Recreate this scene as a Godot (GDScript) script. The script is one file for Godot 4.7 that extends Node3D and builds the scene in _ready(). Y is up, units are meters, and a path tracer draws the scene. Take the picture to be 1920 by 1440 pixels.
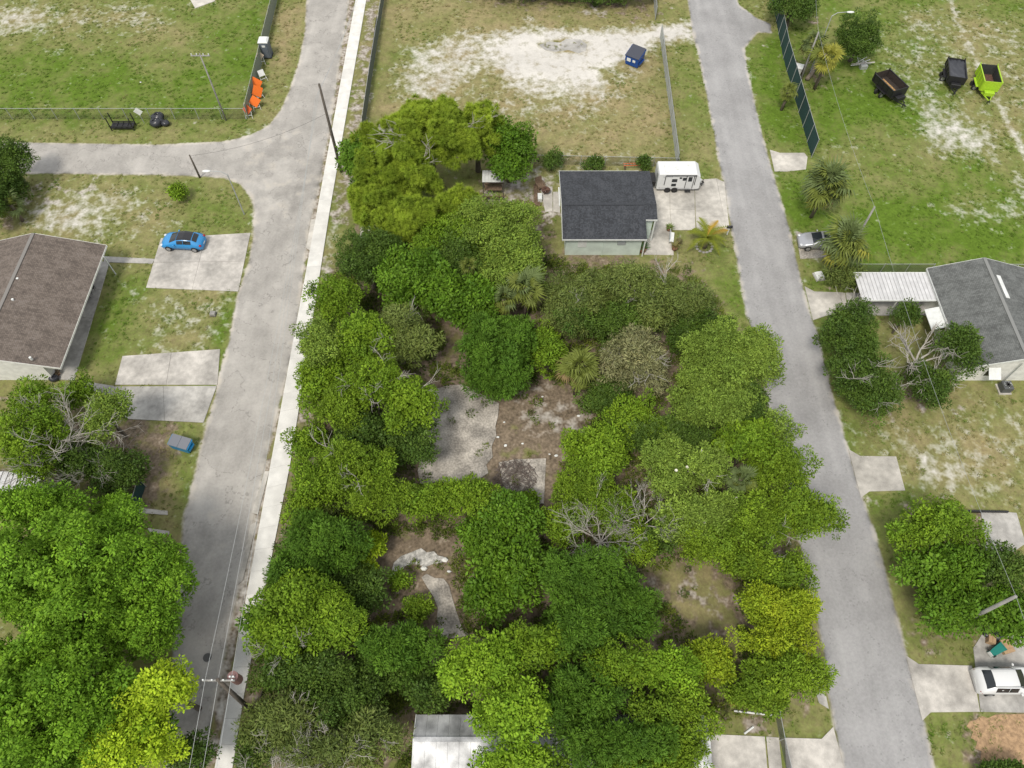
extends Node3D
# Aerial view of a residential block: two streets, an overgrown lot between them, houses, trailers and trees.
# Metres, y up; the camera hovers 57 m above the origin and looks north (-z) and down.

var M := {}
var used := {}
var rng := RandomNumberGenerator.new()

class MB:
	var st := SurfaceTool.new()
	var ux := Vector3.RIGHT
	var uy := Vector3.BACK
	var n := 0
	func _init():
		st.begin(Mesh.PRIMITIVE_TRIANGLES)
		st.set_smooth_group(-1)
	func smooth(on: bool) -> MB:
		st.set_smooth_group(1 if on else -1)
		return self
	func color(c: Color) -> MB:
		st.set_color(c)
		return self
	func tri(a: Vector3, b: Vector3, c: Vector3):
		for p in [a, b, c]:
			st.set_uv(Vector2(p.dot(ux), p.dot(uy)))
			st.add_vertex(p)
		n += 1
	func otri(a: Vector3, b: Vector3, c: Vector3, away: Vector3):
		if (a - c).cross(a - b).dot((a + b + c) / 3.0 - away) < 0.0:
			tri(a, c, b)
		else:
			tri(a, b, c)
	func oquad(a: Vector3, b: Vector3, c: Vector3, d: Vector3, away: Vector3):
		otri(a, b, c, away)
		otri(a, c, d, away)
	func box(at: Vector3, size: Vector3, bas := Basis.IDENTITY) -> MB:
		var h := size / 2.0
		var q := []
		for k in 8:
			q.append(at + bas * Vector3(h.x * (1 if k & 1 else -1), h.y * (1 if k & 2 else -1), h.z * (1 if k & 4 else -1)))
		for f in [[0, 1, 3, 2], [4, 5, 7, 6], [0, 1, 5, 4], [2, 3, 7, 6], [0, 2, 6, 4], [1, 3, 7, 5]]:
			oquad(q[f[0]], q[f[1]], q[f[2]], q[f[3]], at)
		return self
	# a box with its upper edges cut back by c
	func cbox(at: Vector3, size: Vector3, c: float, bas := Basis.IDENTITY) -> MB:
		var h := size / 2.0
		var rings := []
		for r in [[-h.y, 0.0], [h.y - c, 0.0], [h.y, c]]:
			var x: float = h.x - r[1]
			var z: float = h.z - r[1]
			rings.append([at + bas * Vector3(-x, r[0], -z), at + bas * Vector3(x, r[0], -z), at + bas * Vector3(x, r[0], z), at + bas * Vector3(-x, r[0], z)])
		loft(rings, true, at)
		return self
	func loft(rings: Array, caps := true, _away := Vector3.ZERO) -> MB:
		var mid := Vector3.ZERO
		for r in rings:
			for p in r:
				mid += p
		mid /= float(rings.size() * rings[0].size())
		for i in rings.size() - 1:
			var ca := Vector3.ZERO
			for p in rings[i]:
				ca += p
			for p in rings[i + 1]:
				ca += p
			ca /= float(rings[i].size() * 2)
			var m: int = rings[i].size()
			for k in m:
				oquad(rings[i][k], rings[i][(k + 1) % m], rings[i + 1][(k + 1) % m], rings[i + 1][k], ca)
		if caps:
			for e in [0, rings.size() - 1]:
				var ce := Vector3.ZERO
				for p in rings[e]:
					ce += p
				ce /= float(rings[e].size())
				for k in rings[e].size():
					otri(rings[e][k], rings[e][(k + 1) % rings[e].size()], ce, mid)
		return self
	func tube(pts: Array, radii: Array, sides := 6, caps := true) -> MB:
		var rings := []
		for i in pts.size():
			var d: Vector3 = (pts[mini(i + 1, pts.size() - 1)] - pts[maxi(i - 1, 0)]).normalized()
			var s := d.cross(Vector3(0.31, 0.17, 0.93)).normalized()
			var t := d.cross(s)
			var ring := []
			for k in sides:
				var a := TAU * k / sides
				ring.append(pts[i] + (s * cos(a) + t * sin(a)) * radii[i])
			rings.append(ring)
		loft(rings, caps)
		return self
	func rod(a: Vector3, b: Vector3, r: float, sides := 6, r2 := -1.0) -> MB:
		tube([a, b], [r, r if r2 < 0.0 else r2], sides)
		return self
	# flat polygon [x, z, x, z ...] raised from y0 to y1
	func slab(flat: Array, y0: float, y1: float) -> MB:
		var pv := PackedVector2Array()
		for i in flat.size() / 2:
			pv.append(Vector2(flat[2 * i], flat[2 * i + 1]))
		var ix := Geometry2D.triangulate_polygon(pv)
		var low := Vector3(pv[0].x, y0 - 50.0, pv[0].y)
		for i in ix.size() / 3:
			var a := pv[ix[3 * i]]
			var b := pv[ix[3 * i + 1]]
			var c := pv[ix[3 * i + 2]]
			otri(Vector3(a.x, y1, a.y), Vector3(b.x, y1, b.y), Vector3(c.x, y1, c.y), low)
		var cw := Geometry2D.is_polygon_clockwise(pv)
		for i in pv.size():
			var a := pv[i]
			var b := pv[(i + 1) % pv.size()]
			var e := (b - a).normalized()
			var out := Vector3(e.y, 0, -e.x) * (-1.0 if cw else 1.0)
			var m := Vector3((a.x + b.x) / 2, (y0 + y1) / 2, (a.y + b.y) / 2)
			oquad(Vector3(a.x, y0, a.y), Vector3(b.x, y0, b.y), Vector3(b.x, y1, b.y), Vector3(a.x, y1, a.y), m - out)
		return self
	func blob(at: Vector3, r: Vector3, rough := 0.0, seed_ := 1, rows := 6, cols := 10) -> MB:
		var g := RandomNumberGenerator.new()
		g.seed = seed_
		var rings := []
		for i in rows + 1:
			var ring := []
			var v := -PI / 2 + PI * i / rows
			for k in cols:
				var a := TAU * k / cols
				var j := 1.0 + g.randf_range(-rough, rough)
				ring.append(at + Vector3(cos(v) * cos(a) * r.x, sin(v) * r.y, cos(v) * sin(a) * r.z) * j)
			rings.append(ring)
		loft(rings, false)
		return self
	func mesh() -> ArrayMesh:
		st.generate_normals()
		return st.commit()

func numbered(called: String) -> String:
	if not used.has(called):
		used[called] = 0
		return called
	used[called] += 1
	return "%s_%03d" % [called, used[called]]

func tag(o: Node, label: String, category: String, group := "", kind := ""):
	if label:
		o.set_meta("label", label)
	if category:
		o.set_meta("category", category)
	if group:
		o.set_meta("group", group)
	if kind:
		o.set_meta("kind", kind)
	return o

func thing(called: String, label: String, category: String, at := Vector3.ZERO, turn := 0.0, group := "") -> Node3D:
	var o := Node3D.new()
	o.name = numbered(called)
	add_child(o)
	o.position = at
	o.rotation.y = turn
	tag(o, label, category, group)
	return o

func part(called: String, m, material: Material, parent: Node, at := Vector3.ZERO, turn := 0.0) -> MeshInstance3D:
	var o := MeshInstance3D.new()
	o.name = called
	o.mesh = m.mesh() if m is MB else m
	o.material_override = material
	o.position = at
	o.rotation.y = turn
	parent.add_child(o, true)
	return o

func struct(called: String, m, material: Material, label := "") -> MeshInstance3D:
	var o := MeshInstance3D.new()
	o.name = numbered(called)
	o.mesh = m.mesh() if m is MB else m
	o.material_override = material
	add_child(o)
	o.set_meta("kind", "structure")
	if label:
		o.set_meta("label", label)
	return o

func lin(r: float, g: float, b: float) -> Color:
	return Color(r, g, b).linear_to_srgb()

func plain(r: float, g: float, b: float, rough := 0.8, metal := 0.0) -> StandardMaterial3D:
	var m := StandardMaterial3D.new()
	m.albedo_color = lin(r, g, b)
	m.roughness = rough
	m.metallic = metal
	return m

# grainy surface: a noise picture that multiplies the colour, laid in world space
func grainy(r: float, g: float, b: float, tex: Texture2D, scale := 0.2, rough := 0.9, world := true) -> StandardMaterial3D:
	var m := plain(r, g, b, rough)
	m.albedo_texture = tex
	m.uv1_triplanar = true
	m.uv1_world_triplanar = world
	m.uv1_scale = Vector3.ONE * scale
	return m

func noise(freq: float, seed_: int, oct := 4) -> FastNoiseLite:
	var f := FastNoiseLite.new()
	f.noise_type = FastNoiseLite.TYPE_SIMPLEX_SMOOTH
	f.frequency = freq
	f.seed = seed_
	f.fractal_octaves = oct
	return f

# a seamless grey texture of mean mid, mixing coarse stains and fine grain
func stain_tex(size: int, seed_: int, lo: float, hi: float, f1 := 0.01, f2 := 0.12, fine := 0.5) -> ImageTexture:
	var a := noise(f1, seed_, 5).get_seamless_image(size, size).get_data()
	var b := noise(f2, seed_ + 7, 3).get_seamless_image(size, size).get_data()
	var out := PackedByteArray()
	out.resize(size * size * 3)
	var g := RandomNumberGenerator.new()
	g.seed = seed_
	for i in size * size:
		var v := a[i] / 255.0 * (1.0 - fine) + b[i] / 255.0 * fine
		v += g.randf_range(-0.07, 0.07)
		var k := int(clampf((lo + (hi - lo) * v) * 255.0, 0.0, 255.0))
		out[3 * i] = k
		out[3 * i + 1] = k
		out[3 * i + 2] = k
	return ImageTexture.create_from_image(Image.create_from_data(size, size, false, Image.FORMAT_RGB8, out))

# shingle courses with weather streaks: 1 unit of uv = 8 m, 56 courses
func shingle_tex(seed_: int, lo: float, hi: float, warm := 0.0) -> ImageTexture:
	var s := 768
	var out := PackedByteArray()
	out.resize(s * s * 3)
	var g := RandomNumberGenerator.new()
	g.seed = seed_
	var big := noise(0.006, seed_ + 2, 4).get_seamless_image(s, s).get_data()
	var run := noise(0.02, seed_ + 5, 3).get_seamless_image(s, 96)
	run.resize(s, s, Image.INTERPOLATE_CUBIC)
	var streak := run.get_data()
	var tabs := PackedFloat32Array()
	for k in 56 * 64:
		tabs.append(g.randf())
	for y in s:
		var r := y * 56 / s
		var inrow := fposmod(y * 56.0 / s, 1.0)
		for x in s:
			var t := (x + (r % 3) * 4) * 64 / s % 64
			var i := y * s + x
			var v: float = lo + (hi - lo) * tabs[r * 64 + t] + g.randf_range(-0.06, 0.06)
			v *= 0.8 + 0.22 * big[i] / 255.0 + 0.16 * streak[i] / 255.0
			if inrow < 0.14:
				v *= 0.82
			out[3 * i] = int(clampf(v * (1.0 + warm), 0, 1) * 255)
			out[3 * i + 1] = int(clampf(v, 0, 1) * 255)
			out[3 * i + 2] = int(clampf(v * (1.0 - warm), 0, 1) * 255)
	return ImageTexture.create_from_image(Image.create_from_data(s, s, false, Image.FORMAT_RGB8, out))

func _ready():
	rng.seed = 11
	set_view()
	make_materials()
	lay_ground()
	lay_paving()
	put_houses()
	put_fences()
	put_poles()
	put_vehicles()
	put_objects()
	put_trees()
	put_palms()
	put_bare_branches()
	put_grass()

func set_view():
	var cam := Camera3D.new()
	cam.name = "camera"
	cam.position = Vector3(0, 57, 0)
	cam.rotation_degrees = Vector3(-58.5, 0, 0)
	cam.fov = 54.43
	cam.far = 1500.0
	cam.near = 0.5
	add_child(cam)
	cam.current = true
	var env := Environment.new()
	env.background_mode = Environment.BG_SKY
	var sm := ProceduralSkyMaterial.new()
	sm.sky_top_color = lin(0.62, 0.635, 0.655)
	sm.sky_horizon_color = lin(0.58, 0.585, 0.595)
	sm.ground_bottom_color = lin(0.2, 0.2, 0.18)
	sm.ground_horizon_color = lin(0.5, 0.52, 0.53)
	sm.sky_curve = 0.3
	var sky := Sky.new()
	sky.sky_material = sm
	env.sky = sky
	env.tonemap_mode = Environment.TONE_MAPPER_LINEAR
	env.tonemap_exposure = 1.42
	env.sdfgi_enabled = true
	env.ssao_enabled = true
	env.ssil_enabled = true
	var we := WorldEnvironment.new()
	we.name = "world"
	we.environment = env
	add_child(we)
	var sun := DirectionalLight3D.new()
	sun.name = "sun"
	sun.light_energy = 0.64
	sun.light_color = Color(1.0, 0.97, 0.92)
	sun.light_angular_distance = 14.0
	sun.shadow_enabled = true
	sun.rotation_degrees = Vector3(-58, -28, 0)
	add_child(sun)


const GX0 := -76.0
const GZ0 := -103.0
const GW := 152.0
const GH := 108.0
const TW := 2048
const TH := 1456
const LW := 380
const LH := 270
var green: PackedFloat32Array
var sand: PackedFloat32Array
var road: PackedFloat32Array
var covered := []

# soft membership of a point in a polygon: 1 inside, falling to 0 over feather metres outside
func cover(pv: PackedVector2Array, p: Vector2, feather: float) -> float:
	var d := 1e9
	var k := pv.size()
	for i in k:
		var q := Geometry2D.get_closest_point_to_segment(p, pv[i], pv[(i + 1) % k])
		d = minf(d, p.distance_squared_to(q))
	d = sqrt(d)
	if Geometry2D.is_point_in_polygon(p, pv):
		return clampf(0.5 + 0.5 * d / feather, 0.0, 1.0)
	return clampf(0.5 - 0.5 * d / feather, 0.0, 1.0)

func flat(a: Array) -> PackedVector2Array:
	var pv := PackedVector2Array()
	for i in a.size() / 2:
		pv.append(Vector2(a[2 * i], a[2 * i + 1]))
	return pv

func patch(field: PackedFloat32Array, a: Array, feather: float, value: float):
	var pv := flat(a)
	var lo := pv[0]
	var hi := pv[0]
	for p in pv:
		lo = lo.min(p)
		hi = hi.max(p)
	var cell := GW / LW
	var x0 := maxi(0, int((lo.x - feather - GX0) / cell))
	var x1 := mini(LW - 1, int((hi.x + feather - GX0) / cell) + 1)
	var z0 := maxi(0, int((lo.y - feather - GZ0) / cell))
	var z1 := mini(LH - 1, int((hi.y + feather - GZ0) / cell) + 1)
	for z in range(z0, z1 + 1):
		for x in range(x0, x1 + 1):
			var w := cover(pv, Vector2(GX0 + (x + 0.5) * cell, GZ0 + (z + 0.5) * cell), feather)
			if w > 0.0:
				var i := z * LW + x
				field[i] = lerpf(field[i], value, w)

func grown(field: PackedFloat32Array) -> PackedByteArray:
	var b := PackedByteArray()
	b.resize(LW * LH)
	for i in LW * LH:
		b[i] = int(clampf(field[i], 0.0, 1.0) * 255.0)
	var im := Image.create_from_data(LW, LH, false, Image.FORMAT_L8, b)
	im.resize(TW, TH, Image.INTERPOLATE_CUBIC)
	return im.get_data()

func lay_ground():
	green = PackedFloat32Array()
	green.resize(LW * LH)
	green.fill(0.45)
	sand = green.duplicate()
	sand.fill(0.1)
	var dirt := sand.duplicate()
	dirt.fill(0.05)
	road = sand.duplicate()
	road.fill(0.0)
	for g in GREEN:
		patch(green, g[2], g[0], g[1])
	for g in SAND:
		patch(sand, g[2], g[0], g[1])
	for g in DIRT:
		patch(dirt, g[2], g[0], g[1])
	for g in ROAD:
		patch(road, g[2], g[0], g[1])
	var G := grown(green)
	var S := grown(sand)
	var D := grown(dirt)
	var R := grown(road)
	var n1 := noise(0.012, 3, 4).get_image(TW, TH).get_data()
	var n2 := noise(0.07, 5, 4).get_image(TW, TH).get_data()
	var n3 := noise(0.22, 9, 2).get_image(TW, TH).get_data()
	var n4 := noise(0.035, 21, 5).get_image(TW, TH).get_data()
	# long thin streaks along the streets for the asphalt
	var st := noise(0.05, 31, 3).get_image(TW, 128)
	st.resize(TW, TH, Image.INTERPOLATE_CUBIC)
	var n5 := st.get_data()
	var out := PackedByteArray()
	out.resize(TW * TH * 3)
	var curve := PackedByteArray()
	curve.resize(1025)
	for i in 1025:
		curve[i] = int(clampf(Color(i / 1024.0, 0, 0).linear_to_srgb().r, 0, 1) * 255.0)
	var g0 := RandomNumberGenerator.new()
	g0.seed = 4
	for i in TW * TH:
		var a := n1[i] / 255.0 - 0.5
		var b := n2[i] / 255.0 - 0.5
		var c := n3[i] / 255.0 - 0.5
		var e := n4[i] / 255.0 - 0.5
		var w := g0.randf() - 0.5
		# grass: dry straw to green
		var g := clampf(G[i] / 255.0 + 0.08 + a * 0.55 + e * 0.4 + c * 0.25, 0.0, 1.0)
		var lum := 0.96 + b * 0.4 + c * 0.42 + w * 0.2
		var r_ := lerpf(0.3, 0.1, g) * lum
		var g_ := lerpf(0.248, 0.165, g) * lum
		var b_ := lerpf(0.135, 0.02, g) * lum
		# bare soil and leaf litter
		var d := clampf((D[i] / 255.0 + e * 0.8 + b * 0.5 - 0.38) * 4.0, 0.0, 1.0)
		if d > 0.0:
			var l2 := 0.95 + b * 0.7 + c * 0.8 + w * 0.35
			r_ = lerpf(r_, 0.205 * l2, d)
			g_ = lerpf(g_, 0.162 * l2, d)
			b_ = lerpf(b_, 0.117 * l2, d)
		# pale sand
		var s := clampf((S[i] / 255.0 + b * 0.6 + e * 0.6 + c * 0.28 - 0.33) * 1.7, 0.0, 1.0)
		if s > 0.0:
			var l3 := 0.97 + a * 0.25 + b * 0.16 + c * 0.12 + w * 0.08
			r_ = lerpf(r_, 0.57 * l3, s)
			g_ = lerpf(g_, 0.55 * l3, s)
			b_ = lerpf(b_, 0.515 * l3, s)
		# old asphalt
		var q := R[i] / 255.0
		if q > 0.12:
			var t := clampf((q + e * 0.25 + c * 0.12 - 0.3) * 5.0, 0.0, 1.0)
			var x := GX0 + (i % TW) * GW / TW
			var west := x < 0.0
			var v := (0.345 if west else 0.305) + (n5[i] / 255.0 - 0.5) * 0.05 + c * 0.05 + w * 0.035
			v += (a * 0.13 + e * 0.09) if west else (a * 0.09 + e * 0.04)
			# paler bands where wheels run
			var lane := absf(absf(x - (-23.9 if west else 25.6)) - 1.5)
			v += maxf(0.0, 0.55 - lane) * 0.035 * (1.0 + a * 2.0)
			# cracks
			var crack := absf(a + e * 0.3 + c * 0.03)
			if crack < (0.007 if west else 0.0025):
				v *= 0.74
			if q < 0.8:
				v *= 1.0 + (0.8 - q) * 2.2 * (a + e * 1.4 - 0.05)
			# sand creeping over the broken edge
			var creep := clampf((0.72 - q) * 1.7 + e * 1.3 + b * 0.5 - 0.1, 0.0, 0.75)
			r_ = lerpf(r_, lerpf(v * (1.045 if west else 1.01), 0.47, creep), t)
			g_ = lerpf(g_, lerpf(v, 0.43, creep), t)
			b_ = lerpf(b_, lerpf(v * (0.94 if west else 1.01), 0.37, creep), t)
		out[3 * i] = curve[int(clampf(r_, 0.0, 1.0) * 1024.0)]
		out[3 * i + 1] = curve[int(clampf(g_, 0.0, 1.0) * 1024.0)]
		out[3 * i + 2] = curve[int(clampf(b_, 0.0, 1.0) * 1024.0)]
	var tex := ImageTexture.create_from_image(Image.create_from_data(TW, TH, false, Image.FORMAT_RGB8, out))
	var m := StandardMaterial3D.new()
	m.albedo_texture = tex
	m.roughness = 0.95
	m.metallic_specular = 0.25
	var bump := noise(0.16, 15, 3).get_seamless_image(512, 512)
	bump.bump_map_to_normal_map(3.0)
	M.ground = m
	M.road = m
	var sheet := SurfaceTool.new()
	sheet.begin(Mesh.PRIMITIVE_TRIANGLES)
	for f in [[-1, -1], [2, -1], [2, 2], [-1, -1], [2, 2], [-1, 2]]:
		sheet.set_normal(Vector3.UP)
		sheet.set_uv(Vector2(f[0], f[1]))
		sheet.add_vertex(Vector3(GX0 + f[0] * GW, 0, GZ0 + f[1] * GH))
	struct("ground", sheet.commit(), m, "flat sandy ground with patchy dry and green grass")

# a flat sheet that shares the survey map of the ground
func mapped(flat_: Array, y0: float, y1: float) -> ArrayMesh:
	var b := MB.new()
	b.ux = Vector3(1.0 / GW, 0, 0)
	b.uy = Vector3(0, 0, 1.0 / GH)
	b.slab(flat_, y0, y1)
	b.st.generate_normals()
	var am := b.st.commit()
	# shift the uv to the map's corner
	var mdt := MeshDataTool.new()
	mdt.create_from_surface(am, 0)
	for i in mdt.get_vertex_count():
		var p := mdt.get_vertex(i)
		mdt.set_vertex_uv(i, Vector2((p.x - GX0) / GW, (p.z - GZ0) / GH))
	var o := ArrayMesh.new()
	mdt.commit_to_surface(o)
	return o


# [feather, value, outline] of what covers the ground
const GREEN := [
	[4, 0.7, [-75.41, -101.26, -28.28, -101.26, -26.89, -74.53, -31.26, -68.07, -62.11, -67.01]],
	[3, 0.85, [-61.16, -79.48, -55.38, -83.65, -44.54, -77.46, -34.92, -86.91, -33.26, -92.62, -30.33, -83.65, -30.29, -72.63, -40.8, -72.63, -55.96, -73.58, -62.53, -74.53]],
	[4, 0.3, [-69.73, -93.81, -52.99, -93.81, -43.51, -89.15, -36.92, -83.65, -41.04, -81.54, -51.03, -86.91, -58.73, -85.81, -66.74, -85.81]],
	[2, 0.35, [-61.66, -68.96, -31.18, -67.63, -27.89, -69.41, -27.51, -74.53, -27.96, -69.86, -31.65, -67.01, -60.82, -66.75]],
	[2, 0.12, [-30.98, -91.45, -26.84, -93.81, -26.38, -81.54, -27.05, -71.7, -28.57, -69.86, -29.46, -80.5]],
	[3, 0.35, [-54.13, -61.27, -28.64, -60.46, -26.65, -55.77, -26.67, -52.8, -40.75, -50.65, -51.16, -52.8]],
	[2, 0.65, [-37.13, -60.06, -29.63, -59.66, -27.07, -55.02, -28.99, -53.53, -34.98, -55.77]],
	[3, 0.42, [-40.88, -49.25, -36.19, -48.56, -34.65, -45.54, -26.57, -45.22, -27.46, -38.38, -35.88, -37.79, -36.77, -34.93, -39, -35.21]],
	[1.5, 0.85, [-39.7, -47.88, -36.37, -47.2, -35.7, -42.65, -33.65, -39.57, -36.29, -38.38, -38.64, -37.21, -38.99, -42.65]],
	[1, 0.9, [-27.38, -44.89, -26.57, -45.22, -26.87, -38.38, -27.61, -39.57]],
	[2, 0.25, [-33.82, -31.13, -26.93, -31.39, -26.06, -20.52, -30.08, -20.52]],
	[1, 0.7, [-28.14, -30.6, -26.87, -31.13, -26.36, -22.77, -27.11, -23.23]],
	[3, 0.2, [-18.6, -98.71, 21.47, -98.71, 17.84, -63.75, -15.21, -63.75]],
	[3, 0.12, [0, -69.86, 18.45, -74.53, 17.76, -64.59, 2.34, -63.75]],
	[2.5, 0.45, [-16.12, -86.91, -8.78, -88.02, -10.69, -75.5, -13.6, -72.63, -15.95, -74.53]],
	[2.5, 0.22, [-16.26, -74.53, -9.95, -73.58, -3.65, -69.86, 1.79, -67.19, 0, -64.59, -16.14, -67.19]],
	[2, 0.6, [18.99, -83.65, 23.15, -84.18, 22.52, -61.68, 18.23, -62.09]],
	[2, 0.35, [19.15, -69.86, 22.62, -70.78, 22.53, -63.75, 19.2, -62.91]],
	[1.5, 0.45, [15.82, -50.65, 22.42, -53.53, 22.18, -42.02, 19, -44.57, 17.44, -48.56]],
	[1.5, 0.75, [20.91, -50.65, 22.46, -48.56, 22.57, -41.4, 20.76, -42.65]],
	[2, 0.95, [28.88, -83.65, 33.7, -85.81, 33.91, -65.02, 28.68, -65.45, 27.96, -69.86]],
	[2, 0.95, [28.5, -61.27, 32.33, -61.68, 32.98, -54.27, 28.44, -53.53]],
	[3, 0.7, [35.06, -98.71, 74.42, -98.71, 55.22, -49.25, 33.98, -49.25, 34.12, -64.59]],
	[4, 0.95, [38.63, -79.48, 43.27, -77.46, 47.25, -73.58, 44.49, -68.07, 40, -64.59, 35.39, -65.02, 34.46, -68.96]],
	[4, 1.0, [36.09, -58.08, 43.08, -58.86, 47.27, -54.27, 57.46, -55.02, 55.09, -48.91, 33.98, -49.25]],
	[4, 0.3, [51.67, -89.15, 61.96, -91.45, 62.53, -74.53, 57.58, -61.27, 53.81, -67.19, 53.42, -81.54]],
	[4, 0.4, [35.68, -66.31, 44.24, -67.19, 46.81, -63.75, 42.61, -61.27, 35.1, -63.75]],
	[2, 0.9, [28.94, -49.25, 31.78, -48.91, 32.32, -45.54, 29.03, -45.87]],
	[2, 0.85, [28.79, -42.34, 31.9, -42.65, 29.99, -30.6, 28.58, -28.54, 28.4, -33.82]],
	[3, 0.25, [29.78, -31.66, 47.54, -34.37, 43.73, -24.16, 32.62, -25.11, 32.53, -28.04]],
	[2, 0.7, [28.86, -24.16, 34.98, -24.16, 29.41, -13.49, 28.5, -11.58]],
	[2, 0.6, [29.11, -7.62, 31.87, -7.45, 30.5, -4.27, 28.76, -4.27]],
	[2, 0.55, [18.84, -7.97, 22.39, -8.67, 22.3, -6.59, 19.02, -5.92]],
	[1.5, 0.12, [9.98, -18.36, 15.5, -19.21, 17.22, -14.27, 16.06, -11.96, 12.77, -13.88]],
	[2, 0.45, [-2.73, -29.05, 0.92, -30.6, 2.25, -27.54, -1.79, -26.56]],
]
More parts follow.
